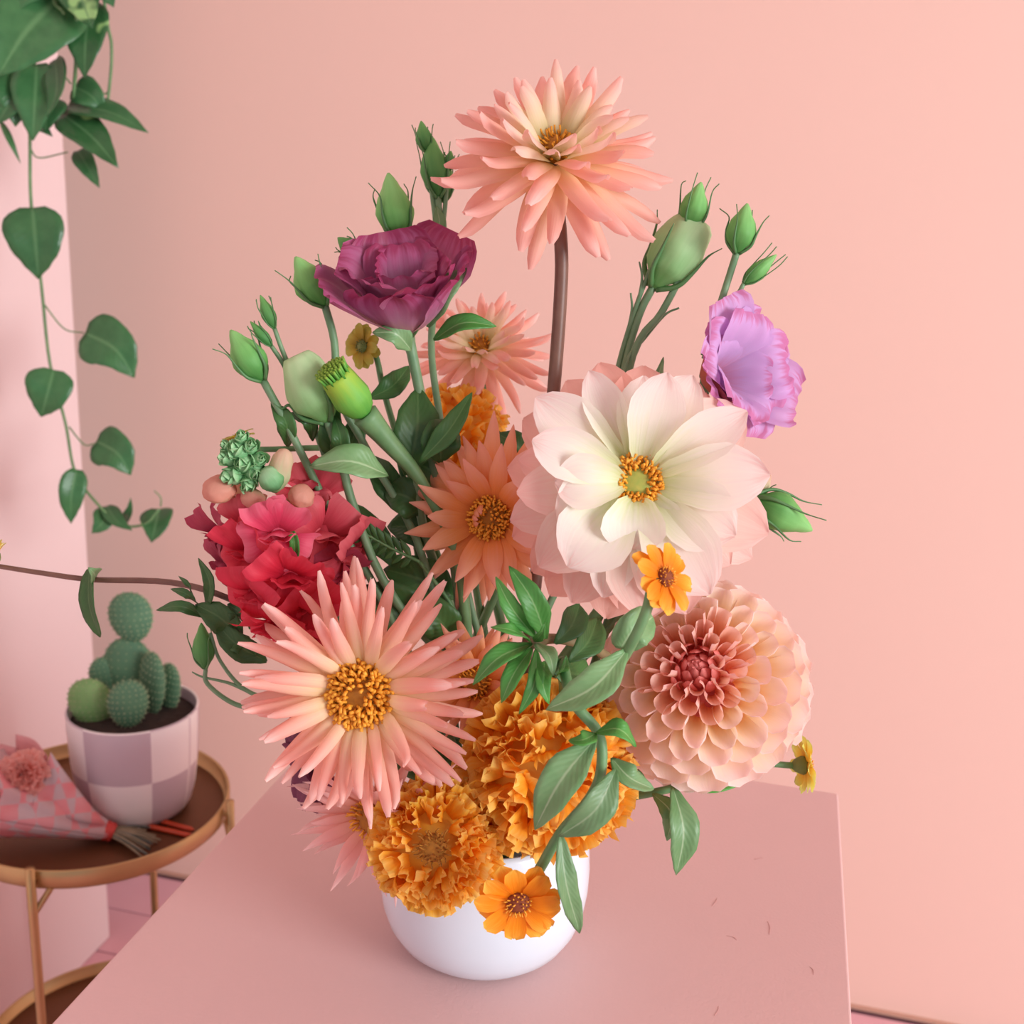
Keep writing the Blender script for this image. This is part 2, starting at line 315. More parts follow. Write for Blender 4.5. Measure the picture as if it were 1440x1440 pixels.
def pxleaf(parent, b, t, w, off, mat, bow=.12, doff=0., facing=None, fold=.3, prof=None, wavy=.03):
    """leaf from one place to another, `w` wide there, bowed sideways"""
    o0, o1 = (off, off+doff); a = at(*b, o0); c = at(*t, o1); mid = at((b[0]+t[0])/2-(t[1]-b[1])*bow, (b[1]+t[1])/2+(t[0]-b[0])*bow, (o0+o1)/2-.008)
    return leaf(parent, [a, mid, c], w*mpp(*b, o0), mat, facing, fold, prof, wavy=wavy)
# vase: on the plinth, its axis at H0 in front of the camera
VASE = Vector((-.1645, .668, .8))
MOUTH = VASE+Vector((0, 0, .1))
def mouth(k): return MOUTH+Vector((.042*math.cos(k*2.4)*((k % 5)/5+.2), .042*math.sin(k*2.4)*((k % 5)/5+.2), 0))
_mk = [0]
def stem_to_vase(parent, pts, r0, r1, mat, sides=8):
    """a stem through the given points and down into the vase"""
    _mk[0] += 1; m = mouth(_mk[0]); foot = VASE+Vector(((m.x-VASE.x)*-.5, (m.y-VASE.y)*-.5, .012))
    return tube('stem', list(pts)+[m+Vector((0, 0, .01)), foot], r0, r1, mat, parent, sides)
def flower_root(name, label, cat, group=None):
    k = _mk[0]+1; m = mouth(k); return thing(name, label, cat, VASE+Vector(((m.x-VASE.x)*-.5, (m.y-VASE.y)*-.5, .012)), group)
def disc(parent, C, n, r, h, mat, cmat, count=70, fl=.35, centre=.45):
    """the eye of a composite flower: a dome and its crowded tubular florets"""
    X, Y = frame(n)
    prof = [(r*.95*math.cos(a), h*math.sin(a)) for a in [i*math.pi/2/6 for i in range(6)]]+[(r*.05, h)]
    lathe('disc', prof, C, cmat, parent, 20, n, X)
    V = []; F = []; UV = []
    for i in range(count):
        s = math.sqrt((i+.5)/count); s = centre+(1-centre)*s; a = i*2.39996; d = X*math.cos(a)+Y*math.sin(a)
        p = C+d*(r*s*.92)+n*(h*math.sqrt(max(0, 1-s*s*.9)))
        dirv = (d*(s*.9)+n*(.8-.3*s)+Vector((random.uniform(-.35, .35), random.uniform(-.35, .35), random.uniform(-.35, .35)))).normalized()
        q = p+dirv*(r*fl*random.uniform(.7, 1.2)); mid = (p+q)/2+d.cross(n)*(r*random.uniform(-.1, .1))
        tube_geo([p, mid, q], r*.05, r*.06, 5, V, F, UV)
    return mesh('disc_florets', V, F, mat, parent, UV)
def dahlia(root, px, py, off, Rpx, n, spec, seed=1):
    rng = random.Random(seed); C = at(px, py, off); R = Rpx*mpp(px, py, off); n = n.normalized(); X, Y = frame(n); g = spec.get
    cnt = spec['count']; mats = spec['mats']
    for i in range(cnt):
        s = (i+.5)/cnt; az = i*2.39996+rng.uniform(-.12, .12); d = X*math.cos(az)+Y*math.sin(az); j = lambda v: v*rng.uniform(.84, 1.1)
        L = j(R*lerp(*spec['len'], s**g('lp', .7))); W = j(R*lerp(*spec['wid'], s))
        base = C+d*(R*lerp(*spec['rb'], s))+n*(R*lerp(*spec['zb'], s))
        e0 = rad(lerp(*spec['e0'], s)+rng.uniform(-6, 6)); e1 = rad(lerp(*spec['e1'], s)+rng.uniform(-9, 9))
        c0, c1 = spec['curl']; mt = [m for lim, m in mats if s <= lim][0]
        petal(root, M[mt], base, d, n, L, W, spec['prof'], e0, e1, c0, c1*rng.uniform(.8, 1.1), nu=g('nu', 6), nv=g('nv', 9), wave=g('wave', 0), wk=2, side=rng.uniform(-1, 1)*g('side', .06), rng=rng, tipcurl=rng.uniform(-1, 1)*g('tip', .3))
    return C, R, n
# ------------------------------------------------------------------ the room
YB, XL, YE = 1.745, -1.06, 1.54             # back wall, side wall face, its end
o = box('wall_back', (-2.2, YB, 0), (3.2, YB+.12, 2.6), M['wall']); tag(o, 'smooth peach painted back wall', kind='structure')
o = box('wall_left', (-1.16, -1.6, 0), (XL, YE, 2.6), M['wall_left'], bev=.004); tag(o, 'pale pink side wall ending short of the back wall', kind='structure')
fl = box('floor', (-2.2, -1.6, -.06), (3.2, YB+.12, -.012), M['gap']); tag(fl, 'pink painted wooden board floor', kind='structure')
bw = .115; y = YB-.012; me = None
while y-bw > -1.55:
    if me is None:
        o = box('floor_board', (-2.2, 0, -.012), (3.2, bw-.004, 0), M['floor'], fl, .0015); me = o.data
    else:
        o = bpy.data.objects.new('floor_board', me); COL.objects.link(o); o.parent = fl
        md = o.modifiers.new('bevel', 'BEVEL'); md.width = .0015; md.segments = 2
    o.location = (0, y-bw, 0); y -= bw
o = box('shadow_gap_1', (-2.2, YB-.007, 0), (3.2, YB, .005), M['shadow_gap']); tag(o, 'thin dark gap strip along the foot of the back wall', kind='structure')  # strip tinted to stand in for the shadow line under the wall
M['ceiling'] = plain('ceiling_paint', 'e4d2cc', rough=.8)
o = box('ceiling', (-2.2, -1.6, 2.6), (3.2, YB+.12, 2.66), M['ceiling']); tag(o, 'plain ceiling', kind='structure')  # out of view, added to keep world light from falling from above
# ------------------------------------------------------------------ plinth
PX0, PX1, PY0, PY1 = -.3945, .085, .48, .960
pl = thing('display_plinth', 'square dusty pink display plinth under the flower vase', 'plinth', ((PX0+PX1)/2, (PY0+PY1)/2, 0))
box('body', (PX0, PY0, 0), (PX1, PY1, .8), M['plinth'], pl, .0018)
for i in range(9):                            # scuffs in the paint of the top
    cx, cy = [(-.01, .76), (.03, .74), (.005, .72), (.0, .64), (.055, .555), (-.27, .76), (.02, .83), (-.05, .60), (.06, .70)][i]
    a = random.random()*3; l = [.006, .008, .004, .005, .004, .006, .004, .003, .004][i]
    P = [Vector((cx-l*math.cos(a), cy-l*math.sin(a), .80005)), Vector((cx+.001, cy+.0012, .8002)), Vector((cx+l*math.cos(a), cy+l*math.sin(a), .80005))]
    tube('scuff', P, .00025, .00012, M['scuff'], pl, 5, 4)
# ------------------------------------------------------------------ vase
va = thing('vase', 'round white glazed ceramic vase holding the flowers', 'vase', VASE)
Rv = .0715
pr = [(.001, .0), (.036, .0), (.044, .001), (.052, .005), (.060, .012), (.0658, .0215), (.0695, .033), (.0712, .046), (Rv, .060), (.0705, .074), (.0685, .088), (.066, .099), (.0645, .1025), (.0628, .1025), (.0625, .099), (.065, .088), (.0672, .07), (.067, .05), (.060, .025), (.045, .012), (.001, .009)]
lathe('bowl', pr, VASE, M['vase'], va, 72)
# ------------------------------------------------------------------ dahlias
CACT = dict(count=80, len=(.55, .88), wid=(.145, .165), rb=(.2, .16), zb=(.06, -.08), e0=(52, -12), e1=(30, -26), curl=(-.5, -2.3), prof=P_CACTUS, mats=[(1, 'peach')], nu=7, nv=9, side=.16, tip=.9)
def spec(b, **k): d = dict(b); d.update(k); return d
# front left, star of quilled petals
rt = flower_root('cactus_dahlia', 'large peach-pink cactus dahlia with long quilled petals and orange eye above the marigolds', 'flower')
n = N(-.12, .22, 1); C, R, n = dahlia(rt, 508, 975, -.10, 190, n, CACT, 3)
disc(rt, C+n*(R*.0), n, R*.24, R*.12, M['disc'], M['disc_dark'], 190, .3, .22)
stem_to_vase(rt, [C-n*.012, C-n*.04+Vector((.01, 0, -.03))], .0032, .0035, M['stem'])
# tall one on the brown stem
rt = flower_root('cactus_dahlia', 'pale peach cactus dahlia held highest on a long bare brown stem', 'flower')
n = N(.04, .78, .62); C, R, n = dahlia(rt, 780, 218, .02, 168, n, spec(CACT, count=74, len=(.52, .95), wid=(.2, .23), rb=(.10, .12), zb=(.05, -.1), e0=(76, -22), e1=(50, -42), mats=[(.3, 'peach_cream'), (1, 'peach_top')], curl=(-.2, -1.9), tip=.5), 8)
disc(rt, C+n*(R*.02), n, R*.15, R*.14, M['disc'], M['disc_dark'], 50, .5, .2)
lathe('calyx', [(.003, -.012), (.008, -.009), (.010, -.003), (.009, 0)], C-n*(R*.1), M['sepal'], rt, 12, n)
stem_to_vase(rt, [C-n*(R*.1), at(789, 345, .022), at(788, 420, .02), at(779, 545, .015), at(765, 700, .01), at(735, 950, .0)], .0042, .0042, M['stem_brown'], 10)
# at the back, lower
rt = flower_root('cactus_dahlia', 'small peach cactus dahlia behind the plum lisianthus, above a marigold', 'flower')
n = N(-.05, .72, .68); C, R, n = dahlia(rt, 676, 490, .14, 112, n, spec(CACT, count=72, len=(.4, .95), wid=(.17, .18), rb=(.10, .12), zb=(.05, -.08), e0=(74, -28), e1=(46, -46), mats=[(.25, 'peach_cream'), (1, 'peach')], curl=(-.2, -1.9), tip=.6), 14)
disc(rt, C, n, R*.15, R*.12, M['disc'], M['disc_dark'], 40, .5, .2)
stem_to_vase(rt, [C-n*.01, at(680, 620, .10), at(690, 800, .06)], .0032, .0035, M['stem'])
# orange one in the middle
rt = flower_root('cactus_dahlia', 'orange-peach dahlia with pointed petals tucked behind the big white dahlia', 'flower')
n = N(-.22, .12, 1); C, R, n = dahlia(rt, 690, 728, .0, 150, n, spec(CACT, count=50, len=(.45, .86), wid=(.2, .2), rb=(.17, .14), zb=(.04, -.08), e0=(50, -8), e1=(26, -26), mats=[(1, 'orange_peach')], curl=(-.1, -1.2), prof=P_POINT, tip=.5), 21)
disc(rt, C, n, R*.2, R*.1, M['disc'], M['disc_dark'], 130, .3, .15)
for i in range(4):
    a = 2.2+i*.45; X, Y = frame(n); d = X*math.cos(a)+Y*math.sin(a)
    petal(rt, M['orange_peach'], C+d*R*.16+n*R*.04, d, n, R*.2, R*.08, P_POINT, 1.4, 2.6, .6, 1.2)
stem_to_vase(rt, [C-n*.012, C-n*.05+Vector((0, 0, -.04))], .0032, .0035, M['stem'])
# shell pink one low on the left, hanging over the rim
rt = flower_root('cactus_dahlia', 'shell-pink dahlia hanging over the vase rim beside the lower marigold', 'flower')
n = N(-.35, -.12, .8); C, R, n = dahlia(rt, 525, 1150, -.075, 148, n, spec(CACT, count=58, len=(.4, .9), wid=(.13, .13), e0=(50, -10), e1=(30, -20), mats=[(1, 'pink_low')], curl=(-.3, -1.6), prof=P_POINT), 33)
disc(rt, C, n, R*.2, R*.1, M['disc'], M['disc_dark'], 40, .4, .4)
stem_to_vase(rt, [C-n*.012, C-n*.03+Vector((0, 0, .0))], .003, .003, M['stem'])
# peach one between the front dahlia and the big marigold
rt = flower_root('cactus_dahlia', 'peach dahlia half hidden between the front cactus dahlia and the large marigold', 'flower')
n = N(-.1, .3, .9); C, R, n = dahlia(rt, 668, 960, -.03, 98, n, spec(CACT, count=46, len=(.4, .86), wid=(.2, .2), mats=[(1, 'orange_peach')], curl=(-.2, -1.4), prof=P_POINT), 41)
disc(rt, C, n, R*.24, R*.12, M['disc'], M['disc_dark'], 60, .35, .2)
stem_to_vase(rt, [C-n*.012, C-n*.03+Vector((0, 0, -.03))], .003, .003, M['stem'])
# the big white one: broad petals, each with its own reach
rt = flower_root('dahlia', 'huge open creamy white dahlia with blush outer petals and golden eye', 'flower')
wx, wy, wo = 897, 678, -.06
vd = -(ray(wx, wy).normalized()); n = (vd+N(.02, .1, 0)*.06).normalized(); C = at(wx, wy, wo); sc = mpp(wx, wy, wo); X, Y = frame(n)
def wp(tx, ty, wd, layer, mat, curl=.5, e0=None, e1=None, wave=.02, prof=P_BROAD, rb=24, tip=0., zo=0.):
    # tx, ty: where the tip lies from the eye, in the zoomed measure of 3.6 to 1
    dx, dy = (tx-710)/3.6, -(ty-700)/3.6; r = math.hypot(dx, dy); az = math.atan2(dy, dx); d = X*math.cos(az)+Y*math.sin(az)
    E0, E1 = [(34, 4), (22, -6), (10, -16), (-2, -26)][layer]; E0 = rad(E0 if e0 is None else e0); E1 = rad(E1 if e1 is None else e1)
    base = C+d*(rb*sc)+n*([.000, -.006, -.011, -.016][layer]+zo)
    k = sum(math.cos(lerp(E0, E1, (i+.5)/10)) for i in range(10))/10
    L = max(.01, (r-rb)*sc/max(k, .35))
    petal(rt, M[mat], base, d, n, L, wd/3.6*sc*1.16, prof, E0, E1, curl*1.3, curl*.55, nu=8, nv=12, wave=wave, wk=1.5, tipcurl=tip)
for a in [(830, 165, 250, 0, 'white'), (960, 150, 250, 1, 'white'), (440, 145, 200, 1, 'white', .9), (175, 290, 270, 1, 'white'), (180, 520, 250, 0, 'white', .8),
          (1220, 345, 230, 0, 'white', .9), (1340, 650, 300, 0, 'white'), (1190, 950, 330, 0, 'white', .55), (1075, 1240, 330, 0, 'white', .5), (385, 1140, 350, 0, 'white', .5),
          (560, 1290, 230, 1, 'white', .8)]:
    wp(*a)
wp(300, 725, 270, 0, 'white', .95, 44, -14, rb=22, zo=.004); wp(690, 1045, 300, 0, 'white', .85, 50, -22, rb=26, zo=.004, tip=-.5); wp(330, 950, 330, 0, 'white', .5, 30, 0, zo=.001)
wp(720, 160, 240, 1, 'white', .7); wp(880, 1000, 230, 0, 'white', .8, 40, -10)
for a in [(100, 780, 250, 1, 'white_out'), (55, 920, 250, 2, 'white_out'), (230, 1150, 300, 1, 'white_out'), (1365, 930, 330, 1, 'white_out'), (1235, 300, 330, 2, 'white_out'),
          (1230, 520, 280, 2, 'white_out'), (800, 1380, 360, 1, 'white_out'), (400, 1335, 260, 2, 'white_out'), (980, 1350, 330, 1, 'white_out'), (1200, 1100, 230, 2, 'white_out', .5),
          (85, 600, 230, 2, 'white_out'), (1010, 170, 240, 2, 'white_out')]:
    wp(*a)
for a in [(480, 50, 260, 3, 'white_back'), (720, 60, 300, 3, 'white_back'), (310, 150, 250, 3, 'white_back'), (80, 370, 280, 3, 'white_back'), (10, 640, 260, 3, 'white_back'), (55, 1010, 260, 3, 'white_back'),
          (170, 1190, 260, 3, 'white_back'), (270, 1310, 260, 3, 'white_back'), (580, 1420, 300, 3, 'white_back'), (720, 1400, 300, 3, 'white_back'), (1060, 200, 260, 3, 'white_back'), (1330, 1060, 240, 3, 'white_out')]:
    wp(*a)
disc(rt, C-n*.002, n, 37*sc, 14*sc, M['disc'], M['disc_green'], 210, .3, .36)
stem_to_vase(rt, [C-n*.02, C-n*.06+Vector((0, 0, -.05))], .004, .004, M['stem'])
# ball dahlia
rt = flower_root('dahlia', 'full ball-shaped blush dahlia with cupped petals and coral bud centre', 'flower')
bx, by, bo = 978, 936, -.06; n = (-(ray(bx, by).normalized())+N(-.1, .22, 0)*.35).normalized(); sc = mpp(bx, by, bo); R = 160*sc; C = at(bx, by, bo)-n*(R*.42)+DP*(4*sc)+RP*(3*sc); X, Y = frame(n); rng = random.Random(5)
cnt = 118
for i in range(cnt):
    s = (i+.5)/cnt; th = rad(lerp(22, 112, s**.8)); az = i*2.39996+rng.uniform(-.06, .06); d = X*math.cos(az)+Y*math.sin(az); rs = R*lerp(.5, .62, s)
    base = C+d*(rs*math.sin(th)*.86)+n*(rs*math.cos(th)*.8); el = math.pi/2-th
    L = R*lerp(.27, .5, s**.8)*rng.uniform(.93, 1.08); W = R*lerp(.27, .46, s**.6)
    petal(rt, M['ball_in' if s < .22 else 'ball'], base, d, n, L*(1 if s > .3 else .92), W*(1 if s > .3 else 1.25), P_BALL if s > .3 else P_LOOP, el+rad(14), el-rad(lerp(4, 22, s)), lerp(2.7, 1.3, min(1, s*1.8)), lerp(2.75, .75, min(1, s*1.7)), nu=10, nv=8, rng=rng)
lathe('core', [(R*.46*math.cos(a), R*.42*math.sin(a)) for a in [rad(-80+i*20) for i in range(9)]], C, M['ball_bud'], rt, 20, n, X)
for i in range(34):
    s = (i+.5)/34; az = i*2.39996; d = X*math.cos(az)+Y*math.sin(az); base = C+d*(R*lerp(.03, .24, s))+n*(R*lerp(.44, .36, s))
    petal(rt, M['ball_bud'], base, d, n, R*lerp(.2, .28, s), R*.16, P_POINT, rad(lerp(88, 58, s)), rad(lerp(150, 118, s)), .7, 1.0, nu=5, nv=7)
stem_to_vase(rt, [C-n*.01, C-n*.03+Vector((0, 0, -.05))], .0035, .0035, M['stem'])
# ------------------------------------------------------------------ marigolds
def marigold(px, py, off, Rpx, n, cnt, mats, label, seed, flat=.72, hole=.0, stem=()):
    rt = flower_root('marigold', label, 'flower'); rng = random.Random(seed); n = n.normalized(); X, Y = frame(n); sc = mpp(px, py, off); R = Rpx*sc; C = at(px, py, off)-n*(R*.3)
    lathe('core', [(R*.68*math.cos(a), R*.68*flat*math.sin(a)) for a in [rad(-70+i*20) for i in range(8)]]+[(R*.05, R*.65*flat)], C, M['mari'], rt, 20, n, X)
    for i in range(cnt):
        s = (i+.5)/cnt; cz = lerp(.97, -.55, s) if hole == 0 else lerp(.9, -.5, s); th = math.acos(cz); az = i*2.39996+rng.uniform(-.1, .1); d = X*math.cos(az)+Y*math.sin(az)
        el = math.pi/2-th; o_ = (d*math.cos(el)+n*math.sin(el)).normalized(); p_ = Vector((rng.gauss(0, 1), rng.gauss(0, 1), rng.gauss(0, 1))); p_ = (p_-o_*p_.dot(o_)).normalized()
        base = C+d*(R*.6*math.sin(th))+n*(R*.6*flat*math.cos(th)); L = R*rng.uniform(.26, .4); W = R*rng.uniform(.24, .38)
        if s > .8: p_ = (p_*.5+n).normalized(); p_ = (p_-o_*p_.dot(o_)).normalized()
        petal(rt, M[mats[0 if rng.random() > s*.8 else 1]], base, o_, p_, L, W, P_FAN, rng.uniform(-.2, .2), rng.uniform(-.5, 1.4), rng.uniform(-.6, .6), rng.uniform(-1.5, 1.5), nu=9, nv=5, wave=.2, wk=rng.choice((1.5, 2, 2.5)), rng=rng)
    lathe('calyx', [(R*.08, -R*.75), (R*.22, -R*.6), (R*.3, -R*.3), (R*.3, -R*.1)], C, M['sepal'], rt, 12, n)
    stem_to_vase(rt, [C-n*(R*.7)]+[at(*p) for p in stem], .003, .0032, M['stem'])
    return C, R, n, rt
marigold(772, 1085, -.078, 140, N(.05, .35, .9), 295, ('mari', 'mari'), 'largest orange pompom marigold resting on the vase rim below the ball dahlia', 51)
C, R, n, rt = marigold(610, 1188, -.105, 104, N(.02, .42, .9), 250, ('mari', 'mari_yel'), 'golden orange marigold with dark eye leaning over the front of the vase', 52, hole=.3)
disc(rt, C+n*(R*.58), n, R*.2, R*.1, M['disc_dark'], M['disc_dark'], 40, .6, .2)
marigold(640, 592, .09, 84, N(.05, .8, .6), 150, ('mari', 'mari_yel'), 'orange marigold at the back beneath the small cactus dahlia', 53, flat=.6, stem=[(660, 760, .06)])
# ------------------------------------------------------------------ zinnias
def zinnia(rt, px, py, off, Rpx, n, mat, seed, np=9, e=(12, -8), dmat='zin_disc', fl='disc'):
    rng = random.Random(seed); n = n.normalized(); X, Y = frame(n); sc = mpp(px, py, off); R = Rpx*sc; C = at(px, py, off)
    for layer in (0, 1):
        for i in range(np):
            az = 2*math.pi*(i+.5*layer)/np+rng.uniform(-.15, .15); d = X*math.cos(az)+Y*math.sin(az)
            petal(rt, M[mat], C+d*(R*.2)-n*(R*.05*layer), d, n, R*.8*rng.uniform(.85, 1.08)*(1-.0*layer), R*.5, P_ROUND, rad(e[0]-layer*10+rng.uniform(-8, 8)), rad(e[1]-layer*10+rng.uniform(-10, 10)), .5, .35, nu=6, nv=7, wave=.05, wk=2, rng=rng)
    disc(rt, C, n, R*.28, R*.2, M[fl], M[dmat], 34, .3, .25)
    lathe('calyx', [(R*.08, -R*.5), (R*.22, -R*.36), (R*.32, -R*.12), (R*.3, -R*.02)], C, M['zin_back'], rt, 14, n)
    return C, R, n
LF, LG, LD = M['leaf_mid'], M['leaf_grey'], M['leaf_dark']
# upper zinnia in front of the white dahlia
rt = flower_root('zinnia', 'small orange zinnia with brown eye in front of the white dahlia', 'flower')
C, R, n = zinnia(rt, 935, 812, -.15, 54, N(.6, .5, .6), 'zin', 61, 8)
stem_to_vase(rt, [C-n*(R*.45), at(908, 862, -.152), at(881, 918, -.148), at(850, 960, -.12), at(810, 1000, -.06)], .0028, .003, M['stem'])
pxleaf(rt, (882, 914), (768, 998), 56, -.150, LG, -.10, -.01, N(.1, .8, .7))
pxleaf(rt, (872, 912), (918, 868), 58, -.140, LG, -.1, .01, N(.2, .3, 1), prof=PO)
# nodding zinnia in front of the vase
rt = flower_root('zinnia', 'orange zinnia nodding in front of the white vase', 'flower')
C, R, n = zinnia(rt, 729, 1268, -.155, 66, N(.05, -.12, 1), 'zin', 62, 8, (26, -6))
stem_to_vase(rt, [C-n*(R*.45), at(752, 1232, -.145), at(788, 1172, -.15), at(828, 1125, -.155), at(845, 1085, -.155), at(842, 1032, -.15), at(805, 985, -.145), at(790, 930, -.11), at(790, 1000, -.04)], .0029, .003, M['stem'])
pxleaf(rt, (838, 1038), (752, 1166), 60, -.158, LG, .05, -.015, N(-.3, .5, .9))
pxleaf(rt, (866, 1082), (786, 1176), 52, -.162, LG, -.12, -.01, N(.3, .5, .9))
pxleaf(rt, (838, 1030), (894, 1050), 34, -.155, LF, -.25, -.005, N(0, .9, .5))
pxleaf(rt, (838, 1032), (800, 1042), 28, -.155, LF, -.1, -.005, N(0, .9, .5))
pxleaf(rt, (860, 1066), (919, 1110), 40, -.15, LG, .1, -.005, N(.1, .9, .5))
pxleaf(rt, (788, 1172), (815, 1312), 38, -.155, LG, .04, .0, N(.5, .2, .9), wavy=.1)
# leafy side shoot left of it
rt = flower_root('leafy_shoot', 'fresh green zinnia leaf rosette between the dahlias above the marigold', 'foliage')
nodep = (750, 905)
for b, t, wd, do, bow, mt, fc in [((748, 905), (665, 963), 36, -.02, .1, LF, N(-.2, .8, .6)), ((748, 912), (705, 988), 32, -.015, .05, LF, N(-.4, .4, .8)), ((754, 912), (730, 1004), 26, -.02, -.1, LF, N(.3, .3, 1)),
        ((746, 903), (690, 882), 26, -.01, .1, LF, N(0, .9, .5)), ((768, 898), (716, 796), 40, .0, .06, LF, N(.2, .2, 1)), ((752, 895), (697, 811), 30, .0, -.05, LF, N(-.1, .3, 1)), ((752, 902), (766, 876), 16, -.02, .1, LF, N(0, .2, 1)),
        ((754, 905), (778, 950), 30, -.025, -.15, LG, N(.3, .6, .8)), ((766, 930), (772, 990), 26, -.02, .1, LF, N(.2, .5, .8)), ((782, 950), (796, 922), 22, -.02, .15, LF, N(.2, .4, .8)), ((780, 905), (815, 850), 44, .03, .1, LD, N(0, .3, 1)), ((800, 930), (840, 870), 50, .045, .1, LD, N(0, .3, 1)),
        ((770, 930), (835, 950), 60, .04, .1, LD, N(0, .6, 1))]:
    pxleaf(rt, b, t, wd, -.125, mt, bow, do, fc, fold=.35)
stem_to_vase(rt, [at(750, 905, -.125), at(775, 898, -.10), at(810, 903, -.085), at(838, 912, -.07), at(850, 960, -.03)], .003, .003, M['stem_hairy'])
# side-on zinnia on the right
rt = flower_root('zinnia', 'yellow-green zinnia seen from the side reaching past the plinth edge', 'flower')
C, R, n = zinnia(rt, 1133, 1076, -.02, 42, N(1, .02, -.12), 'zin_yel', 63, 8, (10, -14), 'disc_dark')
stem_to_vase(rt, [C-n*(R*.45), at(1064, 1074, -.025), at(1020, 1086, -.035), at(955, 1106, -.05), at(900, 1118, -.05), at(820, 1130, -.03)], .0022, .003, M['stem'])
pxleaf(rt, (946, 1106), (951, 1230), 48, -.06, LG, -.10, -.02, N(.3, .4, .9))
pxleaf(rt, (918, 1116), (938, 1182), 30, -.055, LG, -.25, -.01, N(-.3, .5, .8))
pxleaf(rt, (950, 1108), (1064, 1086), 30, -.055, LF, .06, .01, N(0, .9, .5))
pxleaf(rt, (985, 1102), (1006, 1112), 10, -.055, LF, .06, .01, N(0, .9, .5))
# small half-open ones
for (px, py, of, r_, nn, mt, sp, lb, sd) in [
    (510, 487, .06, 33, N(-.5, .1, .75), 'zin_olive', [(530, 505, .06), (560, 620, .05)], 'small olive-yellow zinnia beneath the plum lisianthus', 71),
    (334, 616, .0, 28, N(-.35, .85, -.1), 'zin_olive', [(370, 632, .02), (470, 630, .03), (560, 640, .03)], 'tiny amber zinnia behind the green snapdragon tip', 72),
    (1048, 574, .02, 26, N(.5, -.5, .2), 'zin_yel', [(1010, 545, .03), (960, 600, .03)], 'small yellow zinnia under the lilac lisianthus', 73)]:
    rt = flower_root('zinnia', lb, 'flower'); C, R, n = zinnia(rt, px, py, of, r_, nn, mt, sd, 7, (30, -5), 'zin_back', 'zin_back')
    stem_to_vase(rt, [C-n*(R*.45)]+[at(*p) for p in sp], .0018, .0025, M['stem'])
rt = flower_root('zinnia', 'yellow-green zinnia bud on a long stem stretching over the cactus', 'flower')
C, R, n = zinnia(rt, -8, 780, .02, 24, N(-.4, .85, .1), 'zin_yel', 74, 7, (50, 30), 'zin_back', 'zin_back')
stem_to_vase(rt, [at(-4, 796, .02), at(60, 806, .015), at(130, 815, .01), at(240, 819, .0), at(325, 843, -.02), at(430, 900, -.02), at(560, 1000, -.01)], .0016, .0026, M['stem_brown'])
pxleaf(rt, (126, 800), (141, 896), 34, .01, LD, .08, -.01, N(-.5, .3, .8), prof=PO)
pxleaf(rt, (134, 812), (124, 798), 26, .01, LG, .1, -.02, N(.5, .3, .8))
# ------------------------------------------------------------------ buds
def bud_geo(a, b, wd, ridges=5, twist=1.1, shape=None):
    ax = (b-a); L = ax.length; ax.normalize(); X = ax.orthogonal().normalized(); Y = ax.cross(X)
    shape = shape or table([(0, .16), (.08, .42), (.25, .88), (.42, 1), (.62, .8), (.82, .42), (.94, .22), (1, .06)]); V = []; F = []; UV = []; S = 20; Nn = 14
    for j in range(Nn+1):
        t = j/Nn
        for k in range(S):
            q = 2*math.pi*k/S; r = wd/2*shape(t)*(1+.13*abs(math.cos(ridges*.5*(q+twist*t*1.6)))*min(1, t*3)-.05); V.append(a+ax*(L*t)+X*(r*math.cos(q))+Y*(r*math.sin(q))); UV.append((k/S, t))
    for j in range(Nn):
        for k in range(S):
            c = j*S+k; d = j*S+(k+1) % S; F.append((c, d, d+S, c+S))
    F.append(tuple(range(S))[::-1]); F.append(tuple(Nn*S+k for k in range(S)))
    return V, F, UV
def bud(parent, b, t, wpx, off, mat='bud', doff=0., sep=4, shape=None, seplen=.8):
    a = at(*b, off); c = at(*t, off+doff); sc = mpp(*b, off); V, F, UV = bud_geo(a, c, wpx*sc, shape=shape)
    o = mesh('bud', V, F, M[mat], parent, UV); ax = (c-a).normalized(); L = (c-a).length; X = ax.orthogonal().normalized(); Y = ax.cross(X)
    for i in range(sep):
        q = 2*math.pi*(i+.3)/sep; d = X*math.cos(q)+Y*math.sin(q); r = wpx*sc/2
        P = [a+d*(r*.2), a+ax*(L*.18)+d*(r*.86), a+ax*(L*.42)+d*(r*1.08), a+ax*(L*seplen*.85)+d*(r*random.uniform(1.0, 1.5)), a+ax*(L*seplen*random.uniform(.95, 1.2))+d*(r*random.uniform(1.0, 1.9))]
        tube('sepal', P, lambda u, r=r: max(.00035, r*.13*(1-u)**.8), 0, M['sepal'], o, 5, 4)
    return a, c
ss = lambda rt, pts, r0=.0018, r1=.0026, m='stem_pale': stem_to_vase(rt, [at(*p) for p in pts], r0, r1, M[m])
def branch(rt, pts, r0=.0014, r1=.0018, m='stem_pale'): return tube('branch', [at(*p) for p in pts], r0, r1, M[m], rt, 7, 6)
